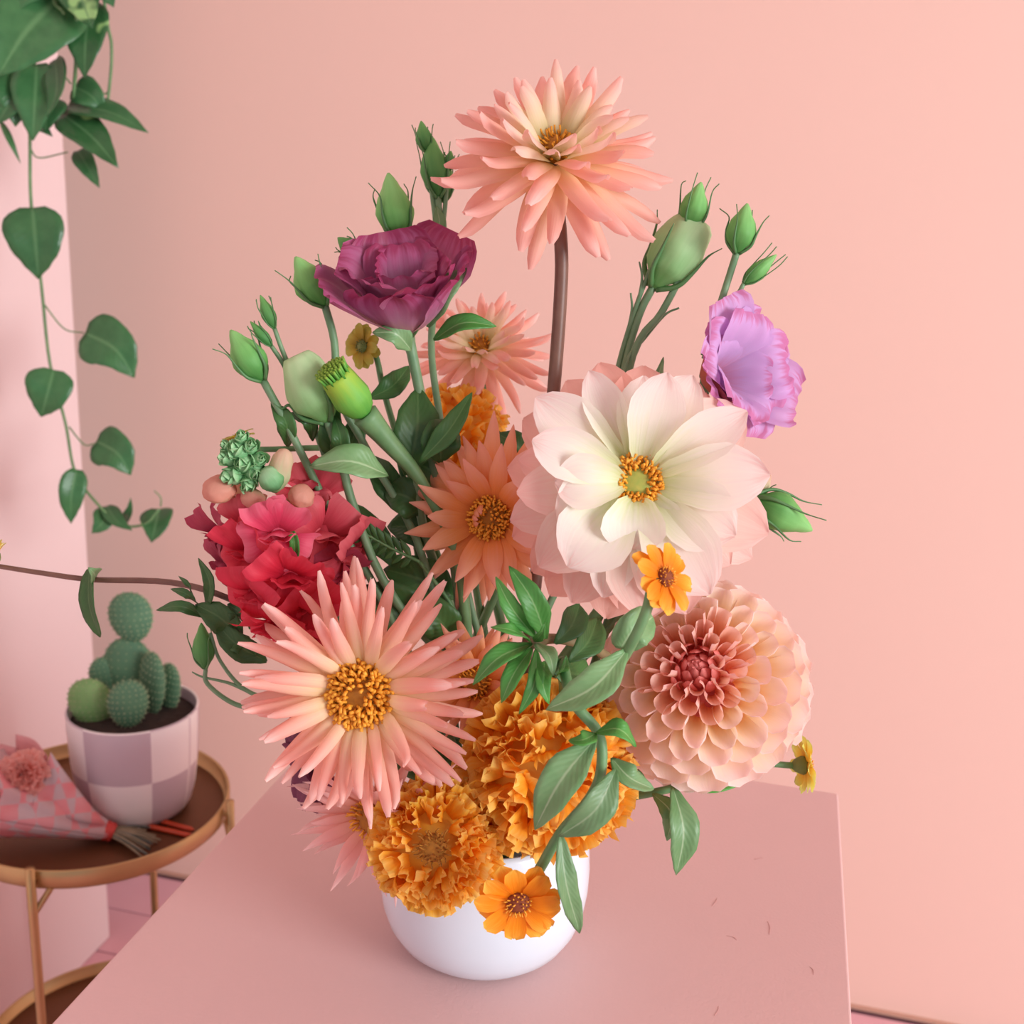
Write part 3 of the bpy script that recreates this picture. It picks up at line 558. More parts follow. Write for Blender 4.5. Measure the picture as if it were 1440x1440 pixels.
# plum lisianthus with its buds
def lisi(rt, px, py, off, Lpx, n, mat, seed, layers, mat_out=None):
    rng = random.Random(seed); n = n.normalized(); X, Y = frame(n); sc = mpp(px, py, off); L = Lpx*sc; B = at(px, py, off)
    for li, (cnt, l, w_, e0, e1, c0) in enumerate(layers):
        for i in range(cnt):
            az = 2*math.pi*(i+li*.37)/cnt+rng.uniform(-.2, .2); d = X*math.cos(az)+Y*math.sin(az)
            petal(rt, M[mat if mat_out is None or li < len(layers)-1 else mat_out], B+d*(L*.06)+n*(L*.02*(len(layers)-li)), d, n, L*l*rng.uniform(.92, 1.08), L*w_, P_FRILL, rad(e0+rng.uniform(-4, 4)), rad(e1+rng.uniform(-10, 10)), c0, c0*.35, nu=18, nv=14, wave=.04, wk=rng.choice((3, 3.5, 4)), rng=rng, tipcurl=rng.uniform(-1.3, -.3))
    for i in range(5):
        az = i*1.2566+.3; d = X*math.cos(az)+Y*math.sin(az)
        tube('sepal', [B+d*(L*.05)-n*(L*.03), B+d*(L*.2)+n*(L*.12), B+d*(L*.34)+n*(L*.3), B+d*(L*.42)+n*(L*.5)], lambda u: max(.0004, L*.03*(1-u)), 0, M['sepal'], rt, 5, 4)
    return B, L, n
rt = flower_root('lisianthus', 'plum purple lisianthus bloom with ruffled petals and green buds around it', 'flower')
B, L, n = lisi(rt, 574, 468, .03, 122, N(-.1, .9, .5), 'lis', 81, [(4, .95, .85, 70, 84, .9), (5, 1.08, 1.0, 52, 80, .9), (5, 1.14, 1.15, 32, 76, .8)])
stem_to_vase(rt, [B, at(580, 500, .03), at(592, 560, .03), at(606, 640, .025), at(640, 800, .01)], .0035, .003, M['stem_pale'])
bud(rt, (562, 338), (546, 243), 52, .05); branch(rt, [(562, 338, .05), (570, 400, .05), (583, 520, .035)], .0025, .0028)
bud(rt, (507, 362), (475, 334), 30, .045, 'bud_dark'); branch(rt, [(507, 362, .045), (540, 400, .05), (582, 515, .035)])
pxleaf(rt, (602, 460), (657, 377), 40, .02, LG, -.1, .0, N(-.2, .2, 1)); pxleaf(rt, (610, 478), (698, 459), 32, .02, LF, -.16, -.01, N(0, .6, .8)); pxleaf(rt, (578, 492), (524, 468), 34, .02, LG, .2, -.01, N(0, .4, 1))
# tall bud stem behind it
rt = flower_root('lisianthus', 'tall lisianthus stem of tight green buds left of the highest dahlia', 'flower')
bud(rt, (600, 214), (592, 170), 24, .10, 'bud_dark'); bud(rt, (616, 278), (606, 190), 40, .10, 'bud_dark'); bud(rt, (630, 240), (634, 212), 18, .10, 'bud_dark'); bud(rt, (622, 285), (630, 225), 28, .105, 'bud_dark')
ss(rt, [(616, 276, .10), (618, 340, .10), (611, 420, .09), (607, 500, .06), (622, 610, .04), (650, 800, .02)], .0024, .0026)
branch(rt, [(600, 214, .10), (606, 260, .10), (616, 340, .10)]); branch(rt, [(630, 240, .10), (626, 290, .10), (620, 340, .10)])
pxleaf(rt, (612, 344), (614, 290), 22, .095, LG, .1)
pxleaf(rt, (618, 345), (632, 325), 12, .095, LG, .1)
# left bud sprays
rt = flower_root('lisianthus', 'lisianthus stem with one plump green bud beside the plum bloom', 'flower')
bud(rt, (457, 430), (415, 361), 50, .02); ss(rt, [(457, 430, .02), (470, 480, .02), (478, 560, .02), (520, 640, .02), (600, 800, .01)], .0024, .0026)
rt = flower_root('lisianthus', 'lisianthus spray of slim green buds at the left edge of the bouquet', 'flower')
bud(rt, (370, 535), (324, 464), 48, .0); bud(rt, (386, 462), (366, 415), 20, .01, 'bud_dark'); bud(rt, (382, 487), (352, 452), 17, .01, 'bud_dark')
ss(rt, [(370, 535, .0), (400, 590, .0), (430, 650, .0), (470, 730, .0), (540, 850, .0)], .0024, .0026); branch(rt, [(386, 462, .01), (400, 500, .01), (430, 570, .01), (470, 680, .005)]); branch(rt, [(382, 487, .01), (400, 515, .01), (420, 560, .01)])
pxleaf(rt, (405, 628), (381, 566), 30, .005, LD, .15); pxleaf(rt, (440, 620), (405, 582), 22, .01, LD, .3)
rt = flower_root('lisianthus', 'pale green half-open lisianthus bud next to the ribbed marigold bud', 'flower')
bud(rt, (462, 592), (416, 500), 72, .0, 'bud_pale', shape=table([(0, .2), (.1, .5), (.3, .95), (.5, 1), (.8, .8), (.95, .62), (1, .5)]), sep=3, seplen=.5)
ss(rt, [(460, 590, .0), (478, 640, .0), (500, 720, .0), (560, 850, .0)], .0028, .0028)
pxleaf(rt, (475, 655), (470, 585), 30, .0, LD, .1); pxleaf(rt, (480, 650), (475, 570), 40, .01, LD, -.15)
# marigold bud
rt = flower_root('marigold', 'ribbed fresh green marigold bud on a thick stem', 'flower')
a = at(513, 583, -.01); b = at(472, 528, -.02); V, F, UV = bud_geo(a, b, 52*mpp(513, 583, -.01), 9, 0, table([(0, .4), (.15, .8), (.4, 1), (.75, .9), (1, .82)])); o = mesh('bud', V, F, M['bud_fresh'], rt, UV)
ax = (b-a).normalized(); X = ax.orthogonal().normalized(); Y = ax.cross(X); V = []; F = []; UV = []
for i in range(60):
    s = math.sqrt((i+.5)/60); q = i*2.4; d = X*math.cos(q)+Y*math.sin(q); p = b+d*(s*.0088); tube_geo([p-ax*.003, p+ax*.003+d*.001*s, p+ax*(.006+.002*(1-s))+d*(.002*s)], .0011, .0009, 5, V, F, UV)
mesh('bud_fringe', V, F, M['bud_fresh'], o, UV)
ss(rt, [(513, 583, -.01), (545, 620, -.005), (600, 690, .0), (650, 820, .0)], lambda u: lerp(.0085, .0035, min(1, u*2.5)), 0, 'stem')
# dark leaves in the heart of the bouquet
rt = flower_root('lisianthus', 'leafy lisianthus stem with broad dark leaves in the heart of the bouquet', 'foliage')
for b, t, wd, of, do, bow, mt, fc in [((572, 668), (588, 545), 72, .01, .02, .05, LD, N(.2, .2, 1)), ((590, 650), (664, 552), 34, .0, .02, .05, LD, N(-.2, .3, 1)), ((620, 650), (632, 590), 60, .01, .01, -.1, LD, N(.1, .2, 1)), ((545, 668), (436, 656), 56, -.015, -.01, .12, M['leaf_grey'], N(-.2, .7, .7)),
        ((520, 560), (575, 515), 36, .04, .02, .1, LD, N(0, .4, 1)), ((600, 720), (540, 690), 60, .02, .0, .1, LD, N(0, .4, 1)), ((640, 700), (560, 640), 50, .03, .0, .1, LD, N(0, .4, 1)), ((560, 720), (520, 640), 44, .02, .02, .05, LD, N(0, .4, 1)), ((620, 760), (545, 740), 60, .03, .0, .1, LD, N(0, .6, 1)),
        ((560, 800), (470, 700), 44, .02, .02, .05, LD, N(0, .4, 1)), ((640, 840), (540, 800), 70, .02, .0, .05, LD, N(0, .4, 1)), ((600, 880), (500, 830), 70, .01, .0, .05, LD, N(0, .4, 1)), ((640, 900), (580, 840), 60, .0, .0, .05, LD, N(0, .4, 1)), ((560, 880), (470, 880), 70, .02, .0, .05, LD, N(0, .4, 1)),
        ((740, 640), (700, 610), 40, .06, .0, .05, LD, N(0, .6, 1)), ((720, 700), (690, 600), 50, .05, .02, .05, LD, N(0, .4, 1)), ((480, 650), (500, 580), 40, .03, .0, .1, LD, N(0, .4, 1))]:
    pxleaf(rt, b, t, wd, of, mt, bow, do, fc)
ss(rt, [(592, 560, .03), (585, 660, .015), (600, 760, .02), (650, 900, .02)], .003, .003)
# fern-like marigold foliage
rt = flower_root('marigold_leaf', 'feathery dark green marigold leaf between the snapdragon and the orange dahlia', 'foliage')
P = spline([at(505, 745, .0), at(545, 768, .0), at(590, 790, .0)], 8)
tube('midrib', P, .0008, .0012, M['stem'], rt, 6, 2)
for i in range(2, len(P)-1, 2):
    for s in (-1, 1):
        d = (P[i]-P[i-1]).normalized(); u = UP*s*.7-d*.6; leaf(rt, [P[i], P[i]+u*.007, P[i]+u*.014-UP*.001], .0045, LD, N(0, .4, 1), name='leaflet', nu=2, nv=5)
ss(rt, [(590, 790, .0), (640, 860, .0), (680, 960, .0)], .0012, .002, 'stem')
# right-hand buds
rt = flower_root('lisianthus', 'lisianthus spray of pale green buds standing behind the white dahlia', 'flower')
bud(rt, (968, 322), (986, 256), 40, .03, 'bud', seplen=1.0); bud(rt, (918, 404), (982, 308), 74, .035, 'bud_pale', shape=table([(0, .16), (.1, .42), (.3, .9), (.55, 1), (.8, .86), (.95, .7), (1, .5)]), sep=4)
ss(rt, [(968, 322, .03), (962, 375, .03), (930, 440, .03), (890, 500, .025), (840, 700, .01)], .0022, .0026); branch(rt, [(918, 404, .035), (900, 440, .035), (880, 505, .03), (858, 600, .0)], .0026, .0026)
branch(rt, [(925, 350, .035), (912, 385, .035), (895, 430, .035), (872, 505, .03), (850, 600, .0)], .0013, .0018); branch(rt, [(955, 433, .03), (935, 443, .03), (905, 478, .03), (880, 510, .02), (860, 600, .0)], .0006, .0012)
branch(rt, [(887, 412, .035), (888, 440, .035), (874, 500, .03), (852, 600, .0)], .0006, .0014); branch(rt, [(899, 368, .035), (903, 390, .035), (899, 420, .035)], .0005, .0012)
rt = flower_root('lisianthus', 'lilac pink ruffled lisianthus bloom with buds right of the white dahlia', 'flower')
B, L, n = lisi(rt, 992, 532, .012, 110, N(.6, .34, .66), 'lil', 83, [(3, .72, .75, 70, 52, .8), (5, 1.0, .95, 62, 48, .85), (5, 1.08, 1.05, 46, 46, .9)])
stem_to_vase(rt, [B, at(985, 570, .01), at(950, 620, .01), at(880, 800, .0)], .0032, .003, M['stem_pale'])
X, Y = frame(n)
for az in (165, 205, 245):
    d = X*math.cos(rad(az))+Y*math.sin(rad(az)); petal(rt, M['lil_out'], B-n*.003, d, n, L*.8, L*.72, P_ROUND, rad(30), rad(68), .9, .6, nu=10, nv=9, name='outer_petal')
bud(rt, (1036, 356), (1051, 286), 42, .01); branch(rt, [(1036, 356, .01), (1022, 400, .01), (990, 500, .0)], .0022, .0022); bud(rt, (1046, 399), (1092, 358), 24, .005, 'bud', seplen=1.0); branch(rt, [(1046, 399, .005), (1030, 430, .005), (990, 505, .0)])
pxleaf(rt, (962, 560), (933, 502), 16, .0, LG, -.35); 
rt = flower_root('lisianthus', 'green lisianthus buds poking out beside the right edge of the white dahlia', 'flower')
bud(rt, (1060, 700), (1142, 746), 54, -.02, 'bud', sep=5); bud(rt, (1062, 697), (1084, 668), 22, -.01, 'snap_cream', sep=3)
ss(rt, [(1062, 700, -.02), (1020, 690, -.01), (960, 740, .0), (860, 880, .0)], .0022, .0026)
pxleaf(rt, (985, 770), (1022, 786), 22, -.03, LG, -.2); 
# ------------------------------------------------------------------ snapdragons
def floret(rt, px, py, off, sz, dirn, mat, seed):
    """two-lipped snapdragon floret: a pouched tube with ruffled lobes"""
    rng = random.Random(seed); n = dirn.normalized(); X, Y = frame(n); sc = mpp(px, py, off); R = sz*sc; C = at(px, py, off)
    o = lathe('floret', [(R*.12, -R*.75), (R*.26, -R*.55), (R*.26, -R*.25), (R*.24, -R*.02), (R*.22, R*.04), (R*.18, R*.05), (R*.12, -R*.05), (R*.06, -R*.3)], C, M[mat], rt, 14, n, X)
    for (az, l, w_, e0, e1, c) in [(58, .95, .85, 62, 5, .3), (122, .95, .85, 62, 5, .3), (205, .8, .8, 40, -35, -.2), (270, .9, .95, 48, -50, .5), (335, .8, .8, 40, -35, -.2), (270, .5, .7, 85, 120, .8), (90, .4, .7, 85, 120, .8)]:
        az = rad(az+rng.uniform(-12, 12)); d = X*math.cos(az)+Y*math.sin(az)
        petal(o, M[mat], C+d*(R*.14)-n*(R*.05), d, n, R*l*1.25, R*w_*1.6, P_FAN, rad(e0+rng.uniform(-10, 10)), rad(e1+rng.uniform(-20, 20)), c, c*.3, nu=10, nv=7, wave=.1, wk=rng.choice((1.5, 2, 2.5)), rng=rng, name='lobe', tipcurl=rng.uniform(-.8, .6))
def sbud(rt, px, py, tx, ty, wd, off, mat): bud(rt, (px, py), (tx, ty), wd, off, mat, doff=-.006, sep=0, shape=table([(0, .4), (.15, .8), (.4, 1), (.75, .9), (.93, .6), (1, .15)]))
rt = flower_root('snapdragon', 'crimson snapdragon spike with green bud tip at the left of the bouquet', 'flower')
for k, (px, py, of, sz, r_, u_, t_, mt) in enumerate([(312, 752, -.03, 42, -.65, 0, .6, 'snap_dark'), (322, 792, -.02, 38, -.7, -.2, .6, 'snap_dark'), (345, 700, -.03, 40, -.6, .2, .7, 'snap_pale'), (392, 752, -.06, 50, .1, .1, 1, 'snap_pink'), (350, 780, -.05, 48, -.5, 0, .9, 'snap'), (408, 812, -.06, 52, .2, -.1, 1, 'snap'), (360, 835, -.05, 50, -.4, -.3, .9, 'snap'), (352, 742, -.045, 44, -.5, .1, .9, 'snap_coral'),
        (440, 850, -.045, 52, .4, -.2, .9, 'snap'), (385, 878, -.05, 46, -.2, -.5, .8, 'snap'), (432, 895, -.04, 46, .1, -.5, .8, 'snap')]):
    floret(rt, px, py, of, sz, N(r_, u_, t_), mt, 90+k)
for a in [(390, 700, 396, 730, 34), (420, 705, 428, 690, 36), (362, 690, 350, 714, 36), (312, 700, 305, 675, 46)]: sbud(rt, *a, -.05, 'snap_pale')
sbud(rt, 385, 690, 402, 632, 32, -.05, 'snap_cream'); sbud(rt, 390, 686, 372, 660, 34, -.055, 'snap_green')
def rosette(px, py, off, r, n, seed):
    """a young snapdragon bud: overlapping cupped bracts"""
    rng = random.Random(seed); n = n.normalized(); X, Y = frame(n); C = at(px, py, off); R = r*mpp(px, py, off)
    o = lathe('green_bud', [(R*.3, -R*.9), (R*.75, -R*.4), (R*.8, 0), (R*.5, R*.5), (R*.1, R*.7)], C, M['snap_green'], rt, 12, n, X)
    for i in range(9):
        s_ = (i+.5)/9; az = i*2.39996; d = X*math.cos(az)+Y*math.sin(az)
        petal(o, M['snap_green'], C+d*(R*lerp(.1, .5, s_))+n*(R*lerp(.3, -.5, s_)), d, n, R*lerp(.9, 1.3, s_), R*lerp(.9, 1.2, s_), P_BROAD, rad(lerp(75, 40, s_)), rad(lerp(115, 85, s_)), .9, .7, nu=6, nv=6, name='bract', rng=rng)
for k, (x, y_, r_, a_, b_) in enumerate([(336, 634, 17, -.3, .5), (352, 628, 13, .3, .6), (322, 644, 14, -.8, .3), (344, 652, 18, -.1, .2), (328, 668, 17, -.6, -.1), (358, 664, 17, .3, .0), (364, 646, 13, .6, .4), (340, 616, 11, 0, .9), (320, 628, 10, -.6, .6), (378, 672, 17, .4, -.1), (350, 678, 15, 0, -.3)]):
    rosette(x, y_, -.055, r_*1.12, N(a_, b_, .8), 300+k)
ss(rt, [(345, 655, -.045), (365, 720, -.03), (390, 800, -.02), (440, 890, -.01), (560, 1000, -.01)], .0022, .0032, 'stem')
for b, t, wd, bow in [((290, 860), (279, 785), 22, .15), ((288, 868), (220, 858), 18, .15), ((280, 850), (240, 828), 14, .1), ((272, 838), (251, 810), 9, .1), ((340, 900), (275, 850), 46, .08), ((375, 930), (300, 870), 40, -.08), ((360, 925), (310, 905), 32, .2), ((350, 880), (320, 850), 40, .1)]:
    pxleaf(rt, b, t, wd, -.02, LD, bow, -.005, N(-.3, .5, .8))
bud(rt, (289, 940), (283, 876), 30, -.02, 'bud_dark', sep=3); branch(rt, [(289, 940, -.02), (292, 962, -.02), (330, 990, -.02), (380, 1000, -.02)]); branch(rt, [(296, 890, -.02), (310, 930, -.02), (345, 970, -.02), (400, 990, -.02)], .001, .0016); branch(rt, [(270, 945, -.02), (285, 952, -.02), (320, 960, -.02), (345, 970, -.02)], .0004, .0014)
pxleaf(rt, (412, 795), (405, 735), 16, -.055, LF, .1)
rt = flower_root('snapdragon', 'coral red snapdragon spike behind the crimson one', 'flower')
for k, (px, py, of, sz, r_, u_, t_, mt) in enumerate([(440, 705, .0, 46, .2, .5, .7, 'snap_coral'), (452, 752, -.01, 50, .4, .1, .8, 'snap_coral'), (488, 775, .0, 50, .8, -.1, .5, 'snap_coral'), (470, 800, .0, 44, .3, -.3, .8, 'snap_dark'), (430, 690, .0, 36, .0, .8, .5, 'snap_coral')]):
    floret(rt, px, py, of, sz, N(r_, u_, t_), mt, 120+k)
ss(rt, [(442, 690, .01), (458, 760, .012), (500, 860, .01), (600, 1000, .0)], .0022, .003, 'stem')
# plum petals showing behind the front dahlia
rt = flower_root('lisianthus', 'dark plum lisianthus mostly hidden behind the front cactus dahlia', 'flower')
lisi(rt, 462, 1062, -.03, 78, N(-.8, -.1, .45), 'plum', 85, [(5, .9, .9, 60, 30, .7), (5, 1, 1, 45, 10, .7)])
stem_to_vase(rt, [at(480, 1070, -.035), at(560, 1080, -.02)], .003, .003, M['stem'])
# ------------------------------------------------------------------ side table
TC = Vector((-.755, 1.083, 0)); TR = .158
tb = thing('side_table', 'round two-tier brass tray table with thin rod legs', 'table', TC)
def tray(nm, zr, h, inner):
    o = lathe(nm, [(.002, zr-h), (TR-.004, zr-h), (TR, zr-h+.004), (TR, zr-.001), (TR-.001, zr), (TR-.003, zr), (TR-.004, zr-.001), (TR-.005, zr-h+.007)], TC, M['brass'], tb, 96)
    lathe('tray_floor', [(.001, zr-h+.004), (TR-.006, zr-h+.004), (TR-.0055, zr-h+.0065), (TR-.01, zr-h+.0075), (.001, zr-h+.0075)], TC, M[inner], o, 96); return o
tray('upper_tray', .58, .024, 'bronze'); tray('lower_tray', .235, .022, 'bronze')
for a in (280, 10, 100, 190):
    d = Vector((math.cos(rad(a)), math.sin(rad(a)), 0)); p = TC+d*(TR+.0075)
    lg = tube('leg', [p+UP*.0, p+UP*.3, p+UP*.588], .0052, .0052, M['brass'], tb, 10)
    tube('lug', [p+UP*.57, TC+d*(TR-.001)+UP*.57], .0035, .0035, M['brass'], lg, 8)
    sd = Vector((-d.y, d.x, 0)); tube('brace', [p+UP*.53, p+UP*.558+sd*.016-d*.012], .0035, .0035, M['brass'], lg, 8)
    tube('lug', [p+UP*.224, TC+d*(TR-.001)+UP*.224], .0035, .0035, M['brass'], lg, 8)
TF = .5635
# ------------------------------------------------------------------ cactus in a check pot
m, nt, b = newmat('checked_white_and_mauve_glaze'); Lk = nt.links
tc = nd(nt, 'ShaderNodeTexCoord'); sp = nd(nt, 'ShaderNodeSeparateXYZ'); Lk.new(tc.outputs['UV'], sp.inputs[0]); 
def mth(op, a, bb=None):
    x = nd(nt, 'ShaderNodeMath', operation=op); Lk.new(a, x.inputs[0])
    if bb is not None: x.inputs[1].default_value = bb
    return x.outputs[0]
ge = nd(nt, 'ShaderNodeTexCoord'); s2 = nd(nt, 'ShaderNodeSeparateXYZ'); Lk.new(ge.outputs['Object'], s2.inputs[0])
ua = mth('FLOOR', mth('MULTIPLY', mth('ADD', sp.outputs['X'], .122), 6)); vb = mth('FLOOR', mth('MULTIPLY', mth('SUBTRACT', s2.outputs['Z'], -.0005), 1/.066))
ad = nd(nt, 'ShaderNodeMath', operation='ADD'); Lk.new(ua, ad.inputs[0]); Lk.new(vb, ad.inputs[1]); mo = mth('PINGPONG', ad.outputs[0], 1)
mxn = nd(nt, 'ShaderNodeMixRGB'); Lk.new(mo, mxn.inputs[0]); mxn.inputs[2].default_value = hx('f0ebe8'); mxn.inputs[1].default_value = hx('c3b4bb'); Lk.new(mxn.outputs[0], b.inputs['Base Color']); b.inputs['Roughness'].default_value = .35
M['check'] = m
PC = Vector((-.712, 1.105, TF+.0005))
po = thing('flower_pot', 'white and mauve checked ceramic pot on the brass tray', 'pot', PC)
lathe('pot_body', [(.002, 0), (.05, 0), (.0585, .003), (.064, .012), (.069, .032), (.0735, .07), (.0755, .11), (.0758, .131), (.0752, .133), (.0735, .133), (.073, .131), (.0715, .1), (.07, .09)], PC, M['check'], po, 96)
so = lathe('soil', [(.001, .1), (.03, .1), (.07, .098), (.0722, .118), (.06, .121), (.03, .124), (.001, .125)], PC, M['soil'], po, 40)
ca = thing('cactus', 'bunny-ear cactus with round fuzzy green pads in the checked pot', 'cactus', PC+Vector((0, 0, .11)))
def pad(px, py, rx, ry, fw, mat, tilt=0., yaw=0., seed=0, th=.45):
    rng = random.Random(seed); d = ray(px, py); P = CAM+d*(fw/d.dot(FW0)); sc = fw/d.dot(FW0)/FPX; rx *= sc; ry *= sc
    X = (R0*math.cos(yaw)-FW0*math.sin(yaw)); X = (X*math.cos(tilt)+UP*math.sin(tilt)).normalized(); Nn = (FW0*math.cos(yaw)+R0*math.sin(yaw))*-1; Nn = (Nn-X*Nn.dot(X)).normalized(); Z = Nn.cross(X)
    V = []; F = []; UV = []; S, T = 20, 14
    def pt(q, t):
        z = -math.cos(t); r = math.sin(t)*(1+.10*z); return P+Z*(ry*z)+X*(rx*r*math.cos(q))+Nn*(rx*th*r*math.sin(q)*(1 if r > .01 else 1))
    for j in range(T+1):
        for k in range(S): V.append(pt(2*math.pi*k/S, math.pi*min(max(j/T, .01), .99))); UV.append((k/S, j/T))
    for j in range(T):
        for k in range(S): a = j*S+k; c = j*S+(k+1) % S; F.append((a, c, c+S, a+S))
    o = mesh('pad', V, F, M[mat], ca, UV); V = []; F = []; UV = []
    for j in range(1, 14):
        t = math.pi*j/14; m_ = max(4, int(22*math.sin(t)))
        for k in range(m_):
            q = 2*math.pi*(k+.5*(j % 2))/m_; c = pt(q, t); out = (c-P).normalized()
            for g in range(4):
                e = (out+Vector((rng.uniform(-.5, .5), rng.uniform(-.5, .5), rng.uniform(-.5, .5)))).normalized(); i0 = len(V); a_ = e.orthogonal().normalized()*.0006; b_ = e.cross(a_)
                V += [c+a_, c-a_*.5+b_*.87, c-a_*.5-b_*.87, c+e*.0024]; UV += [(0, 0)]*4; F += [(i0, i0+1, i0+3), (i0+1, i0+2, i0+3), (i0+2, i0, i0+3)]
    mesh('tufts', V, F, M['glochid'], o, UV)
for k, a in enumerate([(184, 868, 31, 37, 1.265, 'cactus', .1), (181, 945, 36, 52, 1.265, 'cactus', 0), (214, 962, 26, 50, 1.245, 'cactus', -.15, .7), (236, 970, 21, 42, 1.265, 'cactus', -.2, .5), (150, 955, 22, 34, 1.26, 'cactus', .2, -.3), (127, 988, 31, 36, 1.22, 'cactus_new', .1), (180, 990, 27, 36, 1.205, 'cactus', 0, -.4)]): pad(*a, seed=k)
# ------------------------------------------------------------------ wrapped posy lying on the tray
m, nt, b = newmat('pink_and_grey_checked_paper'); Lk = nt.links
tc = nd(nt, 'ShaderNodeTexCoord'); mp = nd(nt, 'ShaderNodeMapping'); mp.inputs['Scale'].default_value = (58, 58, 58); mp.inputs['Rotation'].default_value = (.5, .3, .4); Lk.new(tc.outputs['Object'], mp.inputs[0])
ck = nd(nt, 'ShaderNodeTexChecker'); ck.inputs['Scale'].default_value = 1; ck.inputs[1].default_value = hx('f2939c'); ck.inputs[2].default_value = hx('d2c6ca'); Lk.new(mp.outputs[0], ck.inputs[0])
no = nd(nt, 'ShaderNodeTexNoise'); no.inputs['Scale'].default_value = 30; Lk.new(tc.outputs['Object'], no.inputs['Vector']); rr = ramp(nt, [(.35, 'f0a09a'), (.65, 'f3dcdc')]); Lk.new(no.outputs['Fac'], rr.inputs[0])
mx = nd(nt, 'ShaderNodeMixRGB'); mx.inputs[0].default_value = .35; Lk.new(ck.outputs[0], mx.inputs[1]); Lk.new(rr.outputs[0], mx.inputs[2]); Lk.new(mx.outputs[0], b.inputs['Base Color']); b.inputs['Roughness'].default_value = .6
tr = nd(nt, 'ShaderNodeBsdfTranslucent'); Lk.new(mx.outputs[0], tr.inputs[0]); ms = nd(nt, 'ShaderNodeMixShader'); ms.inputs[0].default_value = .25; Lk.new(b.outputs[0], ms.inputs[1]); Lk.new(tr.outputs[0], ms.inputs[2]); Lk.new(ms.outputs[0], nt.nodes['Material Output'].inputs[0])
M['paper'] = m; M['paper_pink'] = petal_mat('pink_tissue', [(0, 'eea8a8'), (1, 'f2bcbc')], .3, .4); M['carn'] = petal_mat('salmon_carnation_petal', [(0, 'e8786a'), (.6, 'f09a8c'), (1, 'f6bcb0')], .3, .35)
M['ribbon'] = plain('red_ribbon', 'c8433c', 'b8352f', 30, .5); M['dry'] = plain('dry_cut_stem', '9a8f74', '7d7560', 60, .7); M['dry2'] = plain('grey_green_cut_stem', '67706a', '556058', 60, .6); M['red_stick'] = plain('orange_red_lacquer', 'c8502c', 'b8401f', 30, .4)
tipc = at(158, 1166, .47)+UP*.004; tipc.z = TF+.012; mth_c = at(-22, 1112, .455); ax = (mth_c-tipc); LW = ax.length; ax.normalize(); X = (R0-ax*R0.dot(ax)); X = UP.cross(ax).normalized(); Z = ax.cross(X)*-1
if Z.z < 0: Z = -Z
wr = thing('wrapped_posy', 'posy of flowers rolled in pink and grey checked paper on the brass tray', 'bouquet', Vector((tipc.x, tipc.y, TF)))
V = []; F = []; UV = []; S, T = 40, 12
for j in range(T+1):
    t = j/T
    for k in range(S+1):
        q = 2*math.pi*k/S; r = lerp(.009, .052, t**.85)*(1+.10*math.cos(5*q+.6)*t+.05*math.sin(9*q)*t); l = LW*t*(1+.16*t*math.cos(3*q+1.2)); p = tipc+ax*l+X*(r*math.cos(q))+Z*(r*math.sin(q)*.8)
        p.z = max(p.z, TF+.002); V.append(p); UV.append((k/S, t))
for j in range(T):
    for k in range(S): a = j*(S+1)+k; F.append((a, a+1, a+S+2, a+S+1))
pw = mesh('paper_wrap', V, F, M['paper'], wr, UV); md = pw.modifiers.new('thickness', 'SOLIDIFY'); md.thickness = .0006
def sheet(nm, pts, mat, par):
    A, B_, C_, D_ = [Vector(p) for p in pts]; V = []; F = []; UV = []; n_ = 8
    for j in range(n_+1):
        for i in range(n_+1):
            u, v = i/n_, j/n_; p = A.lerp(B_, u).lerp(D_.lerp(C_, u), v); p = p+(-FW0)*(.006*math.sin(5*u+2*v)); V.append(p); UV.append((u, v))
    for j in range(n_):
        for i in range(n_): a = j*(n_+1)+i; F.append((a, a+1, a+n_+2, a+n_+1))
    o = mesh(nm, V, F, mat, par, UV); md = o.modifiers.new('thickness', 'SOLIDIFY'); md.thickness = .0006; return o
sheet('paper_flap', [at(150, 1160, .462), at(50, 1136, .435), at(46, 1130, .434), at(74, 1054, .47)], M['paper'], wr)
sheet('tissue_flap', [at(70, 1110, .475), at(20, 1110, .48), at(24, 1030, .49), at(70, 1060, .475)], M['paper_pink'], wr)
sheet('tissue_flap', [at(30, 1110, .475), at(-40, 1120, .48), at(-40, 1050, .49), at(26, 1048, .49)], M['paper_pink'], wr)
# its carnation
cf = at(32, 1090, .45); n = N(.1, .5, .8); X2, Y2 = frame(n); Rc = 36*mpp(32, 1090, .45); rng = random.Random(4); hd = lathe('carnation', [(Rc*.2, -Rc*.8), (Rc*.4, -Rc*.4), (Rc*.5, 0), (Rc*.1, Rc*.2)], cf, M['carn'], wr, 14, n)
for i in range(46):
    s = (i+.5)/46; az = i*2.39996; d = X2*math.cos(az)+Y2*math.sin(az); petal(hd, M['carn'], cf+d*(Rc*.3*s)+n*(Rc*(.1-.3*s)), d, n, Rc*lerp(.45, .8, s), Rc*.6, P_FAN, rad(lerp(85, 25, s)), rad(lerp(70, -10, s)+rng.uniform(-15, 15)), .4, -.3, nu=8, nv=5, wave=.14, wk=3, rng=rng)
rb = lathe('ribbon', [(.0095, -.006), (.0115, -.003), (.0105, .0), (.012, .004), (.0095, .007)], tipc+ax*.004, M['ribbon'], wr, 16, ax)
def onz(px, py, z): d = ray(px, py); return CAM+d*((z-CAM.z)/d.z)
for i in range(22):
    k = i/21-.5; e = onz(206+random.uniform(-16, 22)-abs(k)*16, 1184+k*40, TF+.002+random.uniform(0, .004)); st = tipc+ax*.004+X*(k*.008)+UP*random.uniform(-.004, .004)
    tube('cut_stem', [st, (st+e)/2+UP*.003, e], .0013, .0012, M['dry'] if i % 4 else M['dry2'], wr, 6)
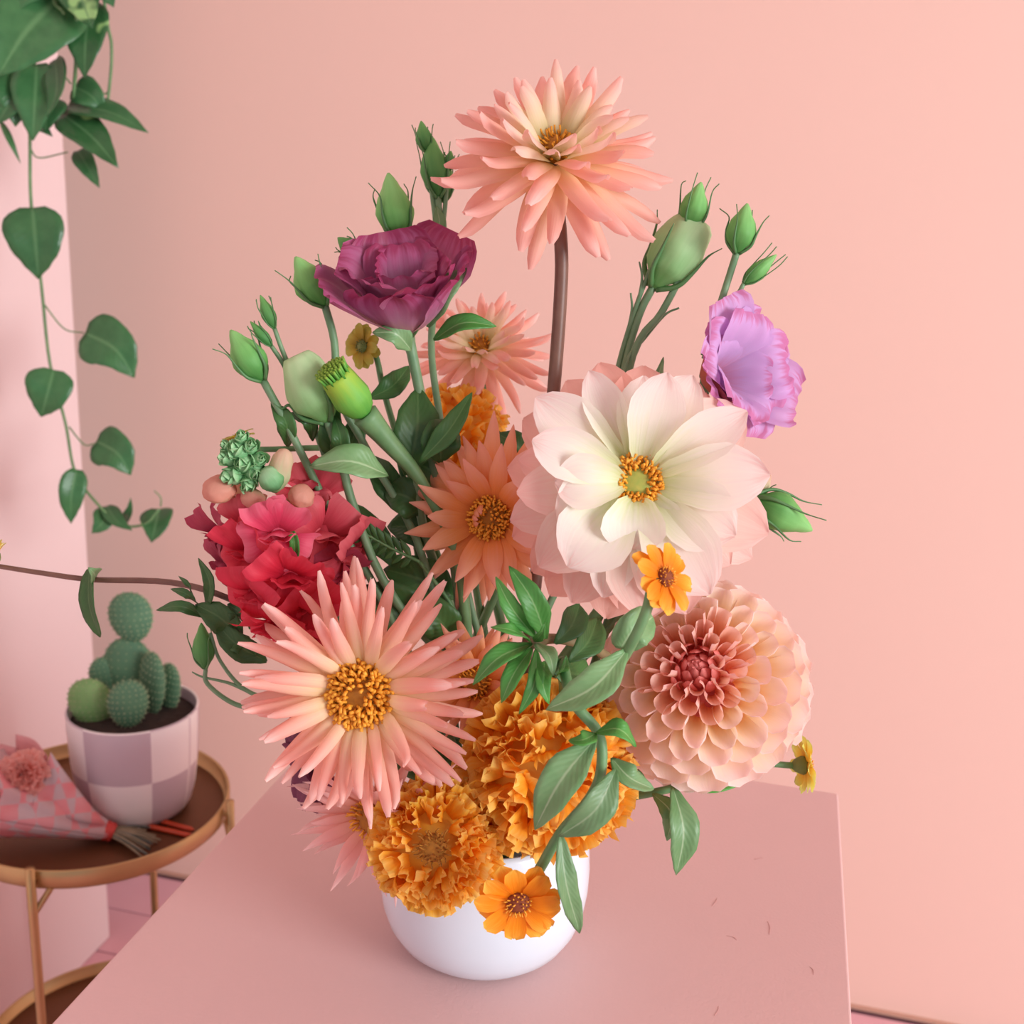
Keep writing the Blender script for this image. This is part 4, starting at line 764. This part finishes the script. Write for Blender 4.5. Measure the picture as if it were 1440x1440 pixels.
for i, lb in enumerate(['orange-red stick lying against the checked pot on the tray', 'orange-red stick lying between another stick and the cut stems on the tray']):
    a = onz(200, 1148+i*12, TF+.0035); b_ = onz(268, 1166+i*9, TF+.0035); o = thing('lacquered_stick', lb, 'stick', a, 'orange-red sticks on the brass tray')
    tube('shaft', [a, b_], .0032, .0032, M['red_stick'], o, 8); tube('tip', [b_, b_+(b_-a).normalized()*.004], .0032, .0012, M['red_stick'], o, 8)
# ------------------------------------------------------------------ trailing pothos
PO_ = .77
HEART = table([(0, .42), (.06, .72), (.2, .98), (.35, 1), (.6, .8), (.82, .42), (.94, .16), (1, .02)])
pt_ = thing('pothos', 'trailing pothos vine with heart-shaped leaves hanging down the pale pink wall', 'plant', at(45, -420, PO_))
def vine(pts, r=.0022): return tube('vine', [at(*p) for p in pts], r, r*.8, M['stem'], pt_, 7, 6)
vine([(30, -420, PO_), (40, 60, PO_), (42, 190, PO_), (44, 290, PO_), (58, 400, PO_), (70, 510, PO_), (92, 595, PO_-.01), (106, 665, PO_-.01), (140, 712, PO_-.02), (170, 738, PO_-.03), (204, 737, PO_-.04), (224, 716, PO_-.04)])
vine([(100, -420, PO_), (145, -10, PO_), (157, 70, PO_), (150, 160, PO_)]); vine([(110, -420, PO_), (108, 30, PO_-.03), (103, 140, PO_-.02)], .0028); vine([(60, -420, PO_), (70, -40, PO_-.02), (90, 20, PO_-.04)])
def petiole(pts): tube('petiole', [at(*p) for p in pts], .0011, .0009, M['stem'], pt_, 6, 5)
petiole([(62, 428, PO_), (90, 462, PO_), (118, 468, PO_)]); petiole([(97, 600, PO_-.01), (118, 625, PO_-.01), (133, 624, PO_-.02)]); petiole([(42, 208, PO_), (55, 222, PO_), (95, 214, PO_)]); petiole([(100, 118, PO_), (85, 100, PO_), (76, 84, PO_)]); petiole([(153, 130, PO_), (140, 132, PO_), (110, 118, PO_)]); petiole([(226, 712, PO_-.04), (226, 700, PO_-.04), (217, 690, PO_-.04)])
for b_, t_, wd, mt, bow, do, fc in [
    ((46, 292), (54, 392), 84, 'pothos', .0, -.01, N(.2, .3, 1)), ((120, 468), (189, 531), 76, 'pothos', -.12, -.02, N(.3, .2, 1)), ((76, 520), (58, 586), 66, 'pothos', .0, -.01, N(.2, .4, .9)), ((136, 620), (184, 668), 60, 'pothos', -.12, -.02, N(.3, .2, 1)), ((108, 660), (100, 736), 38, 'pothos', .05, -.01, N(.4, .2, .9)),
    ((152, 716), (129, 750), 34, 'pothos', -.1, -.03, N(.2, .6, .8)), ((150, 712), (186, 746), 26, 'pothos', .1, -.03, N(.2, .8, .6)), ((172, 735), (184, 700), 14, 'pothos', .1, -.03, N(.2, .3, .8)), ((224, 716), (213, 763), 48, 'pothos_var', .0, -.04, N(0, .3, 1)),
    ((90, -10), (-4, 108), 130, 'pothos', .05, -.06, N(.2, .4, .9)), ((40, -60), (10, 20), 110, 'pothos', .05, -.03, N(.2, .4, .9)), ((128, 5), (119, 110), 62, 'pothos_var', .03, -.04, N(.1, .3, 1)), ((100, -40), (130, 40), 70, 'pothos_var', .0, -.05, N(.1, .5, 1)), ((140, -30), (160, 10), 40, 'pothos', .0, -.02, N(.1, .5, 1)),
    ((52, 90), (46, 198), 66, 'pothos', .0, -.03, N(.1, .3, 1)), ((78, 84), (66, 165), 44, 'pothos', -.1, -.04, N(-.4, .3, .9)), ((22, 98), (22, 178), 60, 'pothos', .0, -.02, N(.3, .2, .9)), ((96, 148), (209, 187), 44, 'pothos', -.08, -.03, N(0, .7, .7)), ((88, 160), (166, 236), 56, 'pothos_var', -.05, -.05, N(.2, .5, .9)),
    ((110, 212), (140, 264), 30, 'pothos', .0, -.03, N(.2, .3, .9)), ((106, 122), (146, 158), 46, 'pothos', -.1, -.01, N(.1, .3, 1)), ((2, 172), (29, 230), 12, 'pothos', .0, -.01, N(.8, .3, .6)), ((30, 120), (-5, 175), 50, 'pothos', .0, -.03, N(.1, .6, .8)), ((44, 185), (74, 192), 24, 'pothos', -.2, -.02, N(.1, .8, .6)), ((75, 140), (65, 185), 50, 'pothos', .1, -.02, N(.1, .4, .9)), ((60, 20), (100, 60), 60, 'pothos', .1, .0, N(.1, .4, .9))]:
    pxleaf(pt_, b_, t_, wd, PO_-.01, M[mt], bow, do, fc, fold=.2, prof=HEART, wavy=.02)
